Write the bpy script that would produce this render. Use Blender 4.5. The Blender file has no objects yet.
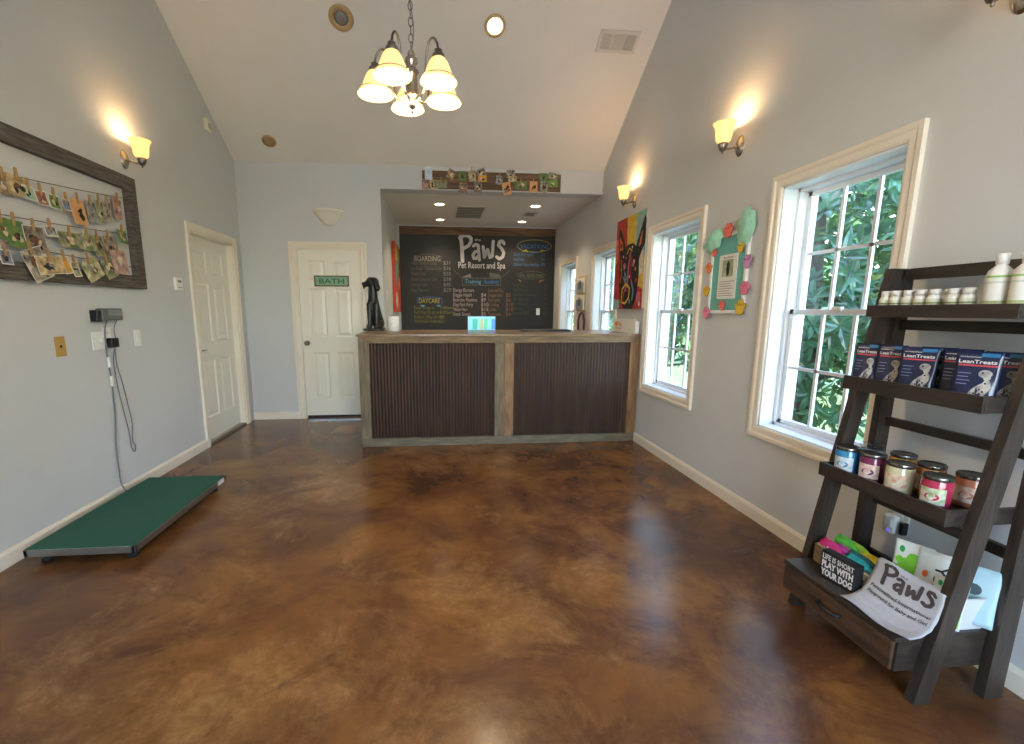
import bpy, bmesh, math, random
from mathutils import Vector, Matrix, noise
random.seed(7)
PI = math.pi
scene = bpy.context.scene
COL = scene.collection
def hx(s, k=1.0):
    s = s.lstrip('#'); o = []
    for i in (0, 2, 4):
        v = int(s[i:i+2], 16)/255
        v = v/12.92 if v <= .04045 else ((v+.055)/1.055)**2.4
        o.append(v*k)
    return (*o, 1)
# ------------------------------------------------------------------ room numbers (metres)
XL, XR, YB, YA, YF = -2.244, 2.014, 5.692, 7.92, -2.2
ZB, ZA, XA, SL = 2.969, 2.711, -.64, .64
YR = (YB+YF)/2; ZR = ZB+SL*(YB-YR); TH = math.atan(SL)
# ------------------------------------------------------------------ materials
MATS = {}
def mat(name, col, rough=.5, metal=0, var=0, scale=8, stretch=(1, 1, 1), bump=0, bscale=None, emit=None, es=1, col2=None, coat=0, trans=0, spec=.5, detail=5):
    if name in MATS: return MATS[name]
    m = bpy.data.materials.new(name); m.use_nodes = True; nt = m.node_tree; N = nt.nodes; L = nt.links
    b = N['Principled BSDF']; c = hx(col) if isinstance(col, str) else col
    b.inputs['Base Color'].default_value = c; b.inputs['Roughness'].default_value = rough; b.inputs['Metallic'].default_value = metal
    b.inputs['Coat Weight'].default_value = coat; b.inputs['Transmission Weight'].default_value = trans; b.inputs['Specular IOR Level'].default_value = spec
    tc = N.new('ShaderNodeTexCoord'); mp = N.new('ShaderNodeMapping'); mp.inputs['Scale'].default_value = stretch
    L.new(tc.outputs['Object'], mp.inputs['Vector'])
    nz = N.new('ShaderNodeTexNoise'); nz.inputs['Scale'].default_value = scale; nz.inputs['Detail'].default_value = detail
    L.new(mp.outputs[0], nz.inputs['Vector'])
    if var or col2:
        r = N.new('ShaderNodeValToRGB'); r.color_ramp.elements[0].position = .3; r.color_ramp.elements[1].position = .7
        if col2: r.color_ramp.elements[0].color = c; r.color_ramp.elements[1].color = hx(col2)
        else:
            r.color_ramp.elements[0].color = (*[v*(1-var) for v in c[:3]], 1); r.color_ramp.elements[1].color = (*[min(1, v*(1+var)) for v in c[:3]], 1)
        L.new(nz.outputs['Fac'], r.inputs[0]); L.new(r.outputs[0], b.inputs['Base Color'])
    if bump:
        n2 = N.new('ShaderNodeTexNoise'); n2.inputs['Scale'].default_value = bscale or scale*3; n2.inputs['Detail'].default_value = 4
        L.new(mp.outputs[0], n2.inputs['Vector'])
        bp = N.new('ShaderNodeBump'); bp.inputs['Strength'].default_value = bump; bp.inputs['Distance'].default_value = .004
        L.new(n2.outputs['Fac'], bp.inputs['Height']); L.new(bp.outputs[0], b.inputs['Normal'])
    if emit:
        b.inputs['Emission Color'].default_value = hx(emit); b.inputs['Emission Strength'].default_value = es
    MATS[name] = m; return m
wall_m = mat('wall_paint', '#cfcfce', .6, var=.02, scale=1.5, bump=.12, bscale=90)
ceil_m = mat('ceiling_paint', '#eae3d9', .8, var=.02, scale=2, bump=.35, bscale=45)
trim_m = mat('trim_paint', '#ece1cf', .35, var=.02, scale=3)
door_m = mat('door_paint', '#eee9da', .4, var=.015, scale=3)
vinyl = mat('window_vinyl', '#e9edf0', .3, var=.01)
chrome = mat('brushed_nickel', '#b8b0a4', .22, 1, var=.1, scale=20)
steel = mat('dark_nickel', '#8d867c', .3, 1, var=.1, scale=20)
alu = mat('aluminium', '#a9aba8', .35, .9, var=.08, scale=20)
white = mat('white_plastic', '#eceae4', .35, var=.01)
black = mat('black_plastic', '#17181a', .35, var=.2)
grey = mat('grey_plastic', '#63686a', .4, var=.1)
old_wood = mat('weathered_wood', '#453b33', .85, col2='#716860', scale=14, stretch=(1, 1, 9), bump=.5, bscale=40)
old_wood_h = mat('weathered_wood_long', '#453b33', .85, col2='#716860', scale=5, stretch=(1.2, 5, 14), bump=.5, bscale=22)
esp = mat('espresso_wood', '#241d1a', .36, col2='#3b322c', scale=7, stretch=(3, 1, 9), bump=.25, bscale=20)
esp_v = mat('espresso_wood_leg', '#27201c', .34, col2='#40362f', scale=7, stretch=(9, 9, 1), bump=.25, bscale=20)
esp_p = mat('espresso_panel', '#32271f', .4, col2='#5c4230', scale=5, stretch=(3, 1, 8), bump=.2, bscale=20)
rail_a = mat('counter_wood_horizontal', '#5d4a33', .6, col2='#8a7150', scale=6, stretch=(.8, 4, 9), bump=.4, bscale=18)
rail_b = mat('counter_wood_grey', '#564a38', .65, col2='#827458', scale=6, stretch=(7, 5, .9), bump=.4, bscale=18)
rail_c = mat('counter_wood_brown', '#6d492a', .55, col2='#9a744b', scale=6, stretch=(7, 5, .9), bump=.4, bscale=18)
rail_d = mat('counter_wood_greyh', '#534a3b', .65, col2='#7d7259', scale=6, stretch=(.8, 5, 9), bump=.4, bscale=18)
top_m = mat('counter_top_wood', '#6d5239', .4, col2='#9d8058', scale=5, stretch=(.8, 5, 5), bump=.4, bscale=20, coat=.3)
board_m = mat('blackboard', '#1b1a18', .55, var=.25, scale=3)
pin_wood = mat('clothespin_wood', '#b08a5c', .6, var=.15, scale=30)
paper = mat('white_card', '#e6e3da', .6, var=.02)
wire_m = mat('dark_wire', '#3a3530', .5, var=.1)
teal = mat('teal_card', '#6fb5ab', .6, var=.05, scale=5)
cello = mat('green_cellophane', '#a9e6cb', .12, var=.1, scale=20, bump=.8, bscale=25, coat=.6)
blackwax = mat('dark_bronze_resin', '#1c1c1c', .33, var=.3, scale=14, bump=.3, bscale=60)
def rusty():
    m = mat('rusted_corrugated_steel', '#26150a', .6, .1, col2='#41250f', scale=2.5, stretch=(6, 1, 1), bump=.15, bscale=60)
    return m
rust = rusty()
def glass_mat(name, tint=(1, 1, 1, 1), g=.06, rough=.02):
    m = bpy.data.materials.new(name); m.use_nodes = True; nt = m.node_tree; N = nt.nodes; L = nt.links
    N.remove(N['Principled BSDF']); o = N['Material Output']
    t = N.new('ShaderNodeBsdfTransparent'); t.inputs[0].default_value = tint
    gl = N.new('ShaderNodeBsdfGlossy'); gl.inputs['Roughness'].default_value = rough
    lw = N.new('ShaderNodeLayerWeight'); lw.inputs[0].default_value = .5
    pw_ = N.new('ShaderNodeMath'); pw_.operation = 'POWER'; pw_.inputs[1].default_value = 4; L.new(lw.outputs['Facing'], pw_.inputs[0])
    fr = N.new('ShaderNodeMath'); fr.operation = 'MULTIPLY_ADD'; fr.inputs[1].default_value = .5; fr.inputs[2].default_value = .025; L.new(pw_.outputs[0], fr.inputs[0])
    mx = N.new('ShaderNodeMixShader'); L.new(fr.outputs[0], mx.inputs[0]); L.new(t.outputs[0], mx.inputs[1]); L.new(gl.outputs[0], mx.inputs[2])
    L.new(mx.outputs[0], o.inputs[0]); return m
pane_m = glass_mat('window_glass')
clear_m = glass_mat('clear_plastic', (.86, .9, .95, 1), rough=.08)
def shade_mat(name, col, es, base='#e8c890'):
    m = mat(name, base, .4, emit=col, es=es); return m
shade_m = shade_mat('alabaster_shade_lit', '#ffc26c', .6, '#e6c590')
bulb_m = mat('bulb_glow', '#fff0d0', .4, emit='#ffe6b4', es=8)
can_m = mat('downlight_glow', '#fff3da', .4, emit='#ffe9c4', es=6)
def floor_mat():
    m = bpy.data.materials.new('stained_concrete'); m.use_nodes = True; nt = m.node_tree; N = nt.nodes; L = nt.links
    b = N['Principled BSDF']; tc = N.new('ShaderNodeTexCoord')
    def nz(s, d=8, dist=0, rough=.6, off=0):
        mp = N.new('ShaderNodeMapping'); mp.inputs['Location'].default_value = (off, off*.7, 0); L.new(tc.outputs['Object'], mp.inputs[0])
        n = N.new('ShaderNodeTexNoise'); n.inputs['Scale'].default_value = s; n.inputs['Detail'].default_value = d
        n.inputs['Distortion'].default_value = dist; n.inputs['Roughness'].default_value = rough; L.new(mp.outputs[0], n.inputs['Vector']); return n.outputs['Fac']
    def ramp(f, st):
        r = N.new('ShaderNodeValToRGB'); r.color_ramp.elements[0].position = st[0][0]; r.color_ramp.elements[0].color = st[0][1]
        r.color_ramp.elements[1].position = st[-1][0]; r.color_ramp.elements[1].color = st[-1][1]
        for p, c in st[1:-1]: e = r.color_ramp.elements.new(p); e.color = c
        L.new(f, r.inputs[0]); return r.outputs[0]
    def mix(f, a, c):
        x = N.new('ShaderNodeMix'); x.data_type = 'RGBA'; L.new(f, x.inputs[0]) if not isinstance(f, float) else setattr(x.inputs[0], 'default_value', f)
        L.new(a, x.inputs[6]); L.new(c, x.inputs[7]); return x.outputs[2]
    W = (1, 1, 1, 1); K = (0, 0, 0, 1)
    def math_(op, a, b_=None, clamp=False):
        x = N.new('ShaderNodeMath'); x.operation = op; x.use_clamp = clamp
        for i, q in enumerate((a, b_)):
            if q is None: continue
            if isinstance(q, (int, float)): x.inputs[i].default_value = q
            else: L.new(q, x.inputs[i])
        return x.outputs[0]
    def island(x, y, rx, ry):      # soft round zone where the acid stain took differently
        mp = N.new('ShaderNodeMapping'); mp.vector_type = 'TEXTURE'; mp.inputs['Location'].default_value = (x, y, 0); mp.inputs['Scale'].default_value = (rx, ry, 1); L.new(tc.outputs['Object'], mp.inputs[0])
        g = N.new('ShaderNodeTexGradient'); g.gradient_type = 'SPHERICAL'; L.new(mp.outputs[0], g.inputs[0]); return g.outputs['Fac']
    base = ramp(nz(1.6, 12, .4, .62), [(.33, hx('#4f301e')), (.47, hx('#6a4528')), (.58, hx('#7e542b')), (.68, hx('#8f6436'))])
    tan = ramp(nz(9, 14, .4, .78, 3), [(.32, hx('#7a5330')), (.5, hx('#997042')), (.68, hx('#b8935f'))])
    isl = math_('ADD', math_('ADD', island(-1.0, 1.5, 1.3, .9), island(.35, 1.95, .75, .5)), math_('ADD', island(-.1, 1.2, .9, .7), island(-1.0, 3.3, .8, .8)))
    isl = math_('ADD', isl, island(.35, 3.9, .9, .5))
    mk = math_('ADD', nz(2.2, 14, .5, .72, 9.3), math_('MULTIPLY', isl, .15))
    mask = ramp(mk, [(.56, K), (.74, (.68, .68, .68, 1))])
    c1 = mix(mask, base, tan)
    dkn = math_('ADD', nz(2.8, 12, .6, .74, 17), math_('MULTIPLY', island(1.5, 2.1, 1.2, 2.4), .16))
    dk = ramp(dkn, [(.54, K), (.70, (.75, .75, .75, 1))])
    d2 = N.new('ShaderNodeRGB'); d2.outputs[0].default_value = hx('#472a22')
    c2 = mix(dk, c1, d2.outputs[0])
    # greener tan film that runs through the middle of the floor in large soft islands
    L.new(c2, b.inputs['Base Color'])
    rr = N.new('ShaderNodeMapRange'); rr.inputs[3].default_value = .12; rr.inputs[4].default_value = .3; L.new(nz(3, 6, 0, .6, 5), rr.inputs[0]); L.new(rr.outputs[0], b.inputs['Roughness'])
    b.inputs['Specular IOR Level'].default_value = .38
    bp = N.new('ShaderNodeBump'); bp.inputs['Strength'].default_value = .06; bp.inputs['Distance'].default_value = .01; L.new(nz(9, 6), bp.inputs['Height']); L.new(bp.outputs[0], b.inputs['Normal'])
    return m
floor_m = floor_mat()
def leaf_mat(name, a, b2, back):
    m = bpy.data.materials.new(name); m.use_nodes = True; nt = m.node_tree; N = nt.nodes; L = nt.links
    b = N['Principled BSDF']; tc = N.new('ShaderNodeTexCoord'); n = N.new('ShaderNodeTexNoise'); n.inputs['Scale'].default_value = 5; L.new(tc.outputs['Object'], n.inputs['Vector'])
    r = N.new('ShaderNodeValToRGB'); r.color_ramp.elements[0].position = .35; r.color_ramp.elements[1].position = .65; r.color_ramp.elements[0].color = hx(a); r.color_ramp.elements[1].color = hx(b2)
    L.new(n.outputs['Fac'], r.inputs[0]); L.new(r.outputs[0], b.inputs['Base Color']); b.inputs['Roughness'].default_value = .16
    t = N.new('ShaderNodeBsdfTranslucent'); t.inputs[0].default_value = hx(back); mx = N.new('ShaderNodeMixShader'); mx.inputs[0].default_value = .3
    L.new(b.outputs[0], mx.inputs[1]); L.new(t.outputs[0], mx.inputs[2]); L.new(mx.outputs[0], N['Material Output'].inputs[0]); return m
leaf1 = leaf_mat('magnolia_leaf', '#17332a', '#3b6350', '#7c9a5c')
leaf2 = leaf_mat('light_leaf', '#3c6a48', '#6f9c68', '#a4c080')
bark = mat('bark', '#4a4038', .9, var=.3, scale=10, bump=.8)
grass_m = mat('lawn', '#4c6038', .9, col2='#6c8450', scale=6, bump=.6, bscale=60)
def photo_mat(i):
    pal = [('#3d2a20', '#c9a987'), ('#2b2723', '#d8c8b0'), ('#4a5d35', '#b9b08a'), ('#6b3a30', '#d9a890'), ('#3c4a63', '#c4bcae'), ('#5a6e3a', '#e0cfa8'), ('#8a6a3c', '#e8d2a2'), ('#51463f', '#a99c90')]
    a, b = pal[i % len(pal)]
    return mat('photo_print_%d' % (i % len(pal)), a, .35, col2=b, scale=26, detail=2)
# ------------------------------------------------------------------ mesh builder
class MB:
    def __init__(s): s.v = []; s.f = []; s.mi = []; s.sm = []; s.M = []; s.T = Matrix()
    def m(s, mt):
        if mt not in s.M: s.M.append(mt)
        return s.M.index(mt)
    def add(s, vs, fs, mt, smooth=False):
        o = len(s.v); s.v += [s.T @ Vector(p) for p in vs]; k = s.m(mt)
        for f in fs: s.f.append([o+i for i in f]); s.mi.append(k); s.sm.append(smooth)
        return s
    def box(s, x0, x1, y0, y1, z0, z1, mt, bev=0):
        if bev <= 0:
            vs = [(x, y, z) for x in (x0, x1) for y in (y0, y1) for z in (z0, z1)]
            return s.add(vs, [(0, 1, 3, 2), (4, 6, 7, 5), (0, 4, 5, 1), (2, 3, 7, 6), (0, 2, 6, 4), (1, 5, 7, 3)], mt)
        bm = bmesh.new(); bmesh.ops.create_cube(bm, size=1)
        for v in bm.verts: v.co = Vector(((x0+x1)/2+v.co.x*(x1-x0), (y0+y1)/2+v.co.y*(y1-y0), (z0+z1)/2+v.co.z*(z1-z0)))
        bmesh.ops.bevel(bm, geom=bm.edges[:], offset=bev, segments=2, affect='EDGES', profile=.5)
        s.bm(bm, mt); return s
    def bm(s, bm, mt, smooth=False):
        bm.verts.index_update(); s.add([v.co.copy() for v in bm.verts], [[v.index for v in f.verts] for f in bm.faces], mt, smooth); bm.free(); return s
    def prism(s, pts, ax, a, b, mt):          # polygon pts (2D) extruded along axis ax between a and b
        def P(p, t):
            q = list(p); q.insert(ax, t); return tuple(q)
        n = len(pts); vs = [P(p, a) for p in pts]+[P(p, b) for p in pts]
        fs = [list(range(n))[::-1], list(range(n, 2*n))]+[(i, (i+1) % n, n+(i+1) % n, n+i) for i in range(n)]
        return s.add(vs, fs, mt)
    def lathe(s, prof, mt, c=(0, 0, 0), n=24, smooth=True, cap=True, ax='z', flute=0):
        vs = []; fs = []
        for r, z in prof:
            for k in range(n):
                a = 2*PI*k/n; rr = r*(1+flute*math.cos(a*n/2))
                p = (rr*math.cos(a), rr*math.sin(a), z)
                if ax == 'y': p = (p[0], p[2], p[1])
                if ax == 'x': p = (p[2], p[0], p[1])
                vs.append((c[0]+p[0], c[1]+p[1], c[2]+p[2]))
        for j in range(len(prof)-1):
            for k in range(n): fs.append((j*n+k, j*n+(k+1) % n, (j+1)*n+(k+1) % n, (j+1)*n+k))
        if cap:
            if prof[0][0] > 1e-5: fs.append(list(range(n))[::-1])
            if prof[-1][0] > 1e-5: fs.append([(len(prof)-1)*n+k for k in range(n)])
        return s.add(vs, fs, mt, smooth)
    def tube(s, pts, r, mt, n=8, closed=False, smooth=True):
        pts = [Vector(p) for p in pts]; m = len(pts); R = r if isinstance(r, (list, tuple)) else [r]*m; vs = []; fs = []; up = None
        for i, p in enumerate(pts):
            a = pts[(i-1) % m] if closed or i else p; b = pts[(i+1) % m] if closed or i < m-1 else p
            t = (b-a).normalized()
            if up is None: up = t.orthogonal().normalized()
            up = (up-t*up.dot(t)).normalized() if (up-t*up.dot(t)).length > 1e-6 else t.orthogonal().normalized(); w = t.cross(up)
            for k in range(n): an = 2*PI*k/n; vs.append(p+(up*math.cos(an)+w*math.sin(an))*R[i])
        for i in range(m if closed else m-1):
            for k in range(n): fs.append((i*n+k, i*n+(k+1) % n, ((i+1) % m)*n+(k+1) % n, ((i+1) % m)*n+k))
        if not closed: fs += [list(range(n))[::-1], [(m-1)*n+k for k in range(n)]]
        return s.add(vs, fs, mt, smooth)
    def sph(s, c, r, mt, n=16, sc=(1, 1, 1)):
        prof = [(max(1e-4, r*math.sin(PI*i/10)), -r*math.cos(PI*i/10)) for i in range(11)]
        vs = []; fs = []
        for a, z in prof:
            for k in range(n): vs.append((c[0]+sc[0]*a*math.cos(2*PI*k/n), c[1]+sc[1]*a*math.sin(2*PI*k/n), c[2]+sc[2]*z))
        for j in range(10):
            for k in range(n): fs.append((j*n+k, j*n+(k+1) % n, (j+1)*n+(k+1) % n, (j+1)*n+k))
        return s.add(vs, fs, mt, True)
    def flat(s, pts, mt, y=0, t=.0012):        # filled polygon in the local XZ plane, thin slab facing -y
        return s.prism(pts[::-1] if area(pts) > 0 else pts, 1, y-t, y, mt) if False else s.prism(pts, 1, y-t, y, mt)
    def disc(s, x, z, rx, rz, mt, y=0, t=.0012, n=16, rot=0):
        return s.flat([(x+rx*math.cos(2*PI*k/n)*math.cos(rot)-rz*math.sin(2*PI*k/n)*math.sin(rot), z+rx*math.cos(2*PI*k/n)*math.sin(rot)+rz*math.sin(2*PI*k/n)*math.cos(rot)) for k in range(n)], mt, y, t)
    def stroke(s, pts, w, mt, y=0, t=.0012, closed=False):
        for i in range(len(pts)-(0 if closed else 1)):
            a = Vector(pts[i]); b = Vector(pts[(i+1) % len(pts)]); d = (b-a)
            if d.length < 1e-6: continue
            n = Vector((-d.y, d.x)).normalized()*w/2
            s.flat([tuple(a+n), tuple(a-n), tuple(b-n), tuple(b+n)], mt, y, t)
            s.disc(b.x, b.y, w/2, w/2, mt, y, t*.98, 8)
        s.disc(pts[0][0], pts[0][1], w/2, w/2, mt, y, t*.98, 8); return s
    def build(s, name, parent=None, loc=None, map=None):
        me = bpy.data.meshes.new(name)
        vs = [map(p) for p in s.v] if map else s.v
        me.from_pydata([tuple(p) for p in vs], [], s.f)
        for m in s.M: me.materials.append(m)
        me.polygons.foreach_set('material_index', s.mi); me.polygons.foreach_set('use_smooth', s.sm); me.update()
        bm = bmesh.new(); bm.from_mesh(me); bmesh.ops.recalc_face_normals(bm, faces=bm.faces); bm.to_mesh(me); bm.free()
        o = bpy.data.objects.new(name, me); COL.objects.link(o); o.parent = parent
        if loc: o.location = loc
        return o
def area(p): return sum(p[i][0]*p[(i+1) % len(p)][1]-p[(i+1) % len(p)][0]*p[i][1] for i in range(len(p)))
TXT = {}
def text(mb, s, x, z, w, h, mt, y=0, t=.001, al='L', shear=0, bold=0, map2=None):
    """lettering in the local XZ plane, lower left corner x,z, size w (None: natural) by h"""
    k = (s, bold)
    if k not in TXT:
        cu = bpy.data.curves.new('t', 'FONT'); cu.body = s; cu.extrude = .02; cu.offset = bold; cu.resolution_u = 2
        o = bpy.data.objects.new('t', cu); COL.objects.link(o); dg = bpy.context.evaluated_depsgraph_get()
        me = bpy.data.meshes.new_from_object(o.evaluated_get(dg)); TXT[k] = ([v.co.copy() for v in me.vertices], [list(p.vertices) for p in me.polygons])
        bpy.data.objects.remove(o); bpy.data.curves.remove(cu); bpy.data.meshes.remove(me)
    V, F = TXT[k]; x0 = min(v.x for v in V); x1 = max(v.x for v in V); k2 = h/.72; sx = (w/(x1-x0)) if w else k2
    if al == 'C' and not w: x = x-(x1-x0)*sx/2
    out = []
    for v in V:
        px, pz = x+(v.x-x0)*sx+shear*v.y*k2, z+v.y*k2
        if map2: px, pz = map2(px, pz)
        out.append((px, y-(t if v.z > 0 else 0), pz))
    mb.add(out, F, mt); return mb
def props(o, label=None, cat=None, group=None, kind=None):
    if label: o['label'] = label
    if cat: o['category'] = cat
    if group: o['group'] = group
    if kind: o['kind'] = kind
    return o
def thing(name, label, cat, loc=(0, 0, 0), rotz=0, group=None, kind=None, rot=None):
    o = bpy.data.objects.new(name, None); COL.objects.link(o); o.location = loc; o.rotation_euler = rot or (0, 0, rotz); o.empty_display_size = .1
    return props(o, label, cat, group, kind)
def dup(root, loc, rotz=None, label=None, group=None):
    r = root.copy(); COL.objects.link(r); r.location = loc
    if rotz is not None: r.rotation_euler = (0, 0, rotz)
    if label: r['label'] = label
    if group: r['group'] = group
    for ch in list(root.children):
        c = ch.copy(); COL.objects.link(c); c.parent = r
        for g in ch.children:
            d = g.copy(); COL.objects.link(d); d.parent = c
    return r
def arc(cx, cz, rx, rz, a0, a1, n=10): return [(cx+rx*math.cos(math.radians(a0+(a1-a0)*i/n)), cz+rz*math.sin(math.radians(a0+(a1-a0)*i/n))) for i in range(n+1)]
RWALL, LWALL, BWALL = -PI/2, PI/2, 0      # local +y points into the wall
def sp(name): return name
# ------------------------------------------------------------------ the shell
def slab_wall(mb, ax, c0, c1, u0, u1, z0, z1, holes, mt):
    """wall slab between c0,c1 on axis ax, spanning u0..u1, z0..z1, with rectangular holes (ua,ub,za,zb)"""
    us = sorted({u0, u1, *[h[0] for h in holes], *[h[1] for h in holes]}); zs = sorted({z0, z1, *[h[2] for h in holes], *[h[3] for h in holes]})
    for i in range(len(us)-1):
        for j in range(len(zs)-1):
            um, zm = (us[i]+us[i+1])/2, (zs[j]+zs[j+1])/2
            if any(h[0] < um < h[1] and h[2] < zm < h[3] for h in holes): continue
            if ax == 0: mb.box(c0, c1, us[i], us[i+1], zs[j], zs[j+1], mt)
            else: mb.box(us[i], us[i+1], c0, c1, zs[j], zs[j+1], mt)
WIN = [(1.915, 2.64), (3.475, 4.265), (5.12, 5.875), (6.67, 7.455)]; WZ0, WZ1 = .605, 2.03
T = .2
mb = MB(); slab_wall(mb, 0, XR, XR+T, YF, YA, 0, ZB, [(a, b, WZ0, WZ1) for a, b in WIN], wall_m)
mb.prism([(YF, ZB), (YB, ZB), (YR, ZR)], 0, XR, XR+T, wall_m)
props(mb.build('wall_right'), 'grey right hand wall with four windows', 'wall', kind='structure')
D1 = (4.575, 5.468)
mb = MB(); slab_wall(mb, 0, XL-T, XL, YF, YB, 0, ZB, [(D1[0], D1[1], 0, 2.035)], wall_m)
mb.prism([(YF, ZB), (YB, ZB), (YR, ZR)], 0, XL-T, XL, wall_m)
props(mb.build('wall_left'), 'pale blue grey left hand wall', 'wall', kind='structure')
D2 = (-1.64, -.897)
mb = MB(); slab_wall(mb, 1, YB, YB+T, XL-T, XA, 0, ZB, [(D2[0], D2[1], 0, 2.035)], wall_m)
mb.box(XA, XR, YB, YB+T, ZA, ZB, wall_m)
props(mb.build('wall_back'), 'pale wall at the back with the bath door and the alcove opening', 'wall', kind='structure')
mb = MB(); mb.box(XA-.12, XA, YB+T, YA, 0, ZA, wall_m)
props(mb.build('wall_alcove_left'), 'left side wall of the alcove behind the counter', 'wall', kind='structure')
mb = MB(); mb.box(XA-.12, XR+T, YA, YA+T, 0, ZA+.1, wall_m)
props(mb.build('wall_alcove_back'), 'back wall of the alcove behind the menu board', 'wall', kind='structure')
mb = MB(); slab_wall(mb, 1, YF-T, YF, XL-T, XR+T, 0, ZB, [(-.8, .9, 0, 2.3), (-.8, .9, 2.36, 2.75), (1.0, 1.9, .5, 2.75)], wall_m)  # these openings are added to bring daylight in from behind the viewer
props(mb.build('wall_front'), 'front wall behind the viewer with openings added for daylight', 'wall', kind='structure')
mb = MB()
e = .12
for sgn in (1, -1):
    ye = YB if sgn == 1 else YF
    mb.add([(XL-T, ye, ZB), (XR+T, ye, ZB), (XR+T, YR, ZR), (XL-T, YR, ZR), (XL-T, ye, ZB+e), (XR+T, ye, ZB+e), (XR+T, YR, ZR+e), (XL-T, YR, ZR+e)],
           [(0, 1, 2, 3), (4, 5, 6, 7), (0, 1, 5, 4), (1, 2, 6, 5), (2, 3, 7, 6), (3, 0, 4, 7)], ceil_m)
props(mb.build('ceiling'), 'white vaulted ceiling', 'ceiling', kind='structure')
mb = MB(); mb.box(XA-.12, XR+T, YB+T, YA, ZA, ZA+.1, ceil_m)
props(mb.build('ceiling_alcove'), 'flat dropped ceiling of the alcove', 'ceiling', kind='structure')
mb = MB(); mb.box(XL-.3, XR, YF-T, YA, -.12, 0, floor_m)
props(mb.build('floor'), 'brown acid stained concrete floor', 'floor', kind='structure')
def basebd(name, ax, c, d, u0, u1):
    mb = MB(); h = .088
    pr = [(0, 0), (d*.016, 0), (d*.016, h*.8), (d*.008, h), (0, h)]
    pts = [(c+p[0], p[1]) for p in pr]
    mb.prism(pts, 1 if ax == 0 else 0, u0, u1, trim_m)
    props(mb.build(name), 'cream painted baseboard', 'baseboard', kind='structure')
basebd('baseboard_right', 0, XR, -1, YF, 4.42); basebd('baseboard_left', 0, XL, 1, YF, D1[0]-.07)
basebd('baseboard_back', 1, YB, -1, XL, D2[0]-.07); basebd('baseboard_back_right', 1, YB, -1, D2[1]+.07, XA)
# ------------------------------------------------------------------ windows
def casing(mb, u0, u1, z0, z1, w, t, mt, bottom=True, ogee=True):
    # local frame: x along the wall, y into the wall (wall face y=0), mitred profile frame
    prof = [(0, 0), (0, -t*.55), (w*.18, -t*.75), (w*.55, -t*.7), (w*.7, -t), (w, -t), (w, 0)]   # distance outward from opening, y
    def ring(o): return [(u0-o, z0-(o if bottom else 0)), (u0-o, z1+o), (u1+o, z1+o), (u1+o, z0-(o if bottom else 0))]
    vs = []; n = len(prof)
    for o, y in prof:
        for (a, b) in ring(o): vs.append((a, y, b))
    fs = []
    for j in range(n-1):
        for k in range(4 if bottom else 3): fs.append((j*4+k, j*4+(k+1) % 4, (j+1)*4+(k+1) % 4, (j+1)*4+k))
    mb.add(vs, fs, mt)
def make_window(i, y0, y1):
    w = y1-y0; h = WZ1-WZ0; dp = .115
    root = thing('window_%d' % i, ['large window nearest the shelf, with leafy branches outside', 'second window, between the dog painting and the paw print board', 'third window, partly hidden behind the dog painting', 'farthest narrow looking window beside the menu board'][i-1], 'window', (XR, (y0+y1)/2, WZ0), RWALL, kind='structure')
    mb = MB(); casing(mb, -w/2, w/2, 0, h, .068, .022, trim_m); mb.build('window_casing', root)
    mb = MB(); jt = .012
    mb.box(-w/2, -w/2+jt, 0, T, 0, h, vinyl); mb.box(w/2-jt, w/2, 0, T, 0, h, vinyl); mb.box(-w/2, w/2, 0, T, h-jt, h, vinyl); mb.box(-w/2, w/2, 0, T, 0, jt, vinyl)
    f = .018; a, b, c, d = -w/2+jt, w/2-jt, jt, h-jt
    mb.box(a, a+f, dp-.03, T, c, d, vinyl); mb.box(b-f, b, dp-.03, T, c, d, vinyl); mb.box(a, b, dp-.03, T, d-f, d, vinyl); mb.box(a, b, dp-.03, T, c, c+f, vinyl)
    mb.build('window_jamb', root)
    a += f; b -= f; c += f; d -= f; mid = h*.495
    for nm, z0, z1, yy in (('upper_sash', mid-.012, d, dp+.022), ('lower_sash', c, mid+.022, dp-.012)):
        s = MB(); q = .03
        s.box(a, a+q, yy, yy+.03, z0, z1, vinyl, .003); s.box(b-q, b, yy, yy+.03, z0, z1, vinyl, .003); s.box(a, b, yy, yy+.03, z1-q, z1, vinyl, .003); s.box(a, b, yy, yy+.03, z0, z0+q, vinyl, .003)
        for k in (1, 2): x = a+q+(b-a-2*q)*k/3; s.box(x-.009, x+.009, yy+.008, yy+.022, z0+q*.5, z1-q*.5, vinyl)
        zz = (z0+z1)/2; s.box(a+q*.5, b-q*.5, yy+.008, yy+.022, zz-.009, zz+.009, vinyl)
        if nm == 'lower_sash': s.box(-.03, .03, yy-.012, yy+.01, z1-.012, z1+.012, white, .003)
        so = s.build(nm, root)
        g = MB(); g.box(a+q*.6, b-q*.6, yy+.0135, yy+.0165, z0+q*.6, z1-q*.6, pane_m); g.build('glass_pane', so)
    return root
for i, (a, b) in enumerate(WIN): make_window(i+1, a, b)
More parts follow.
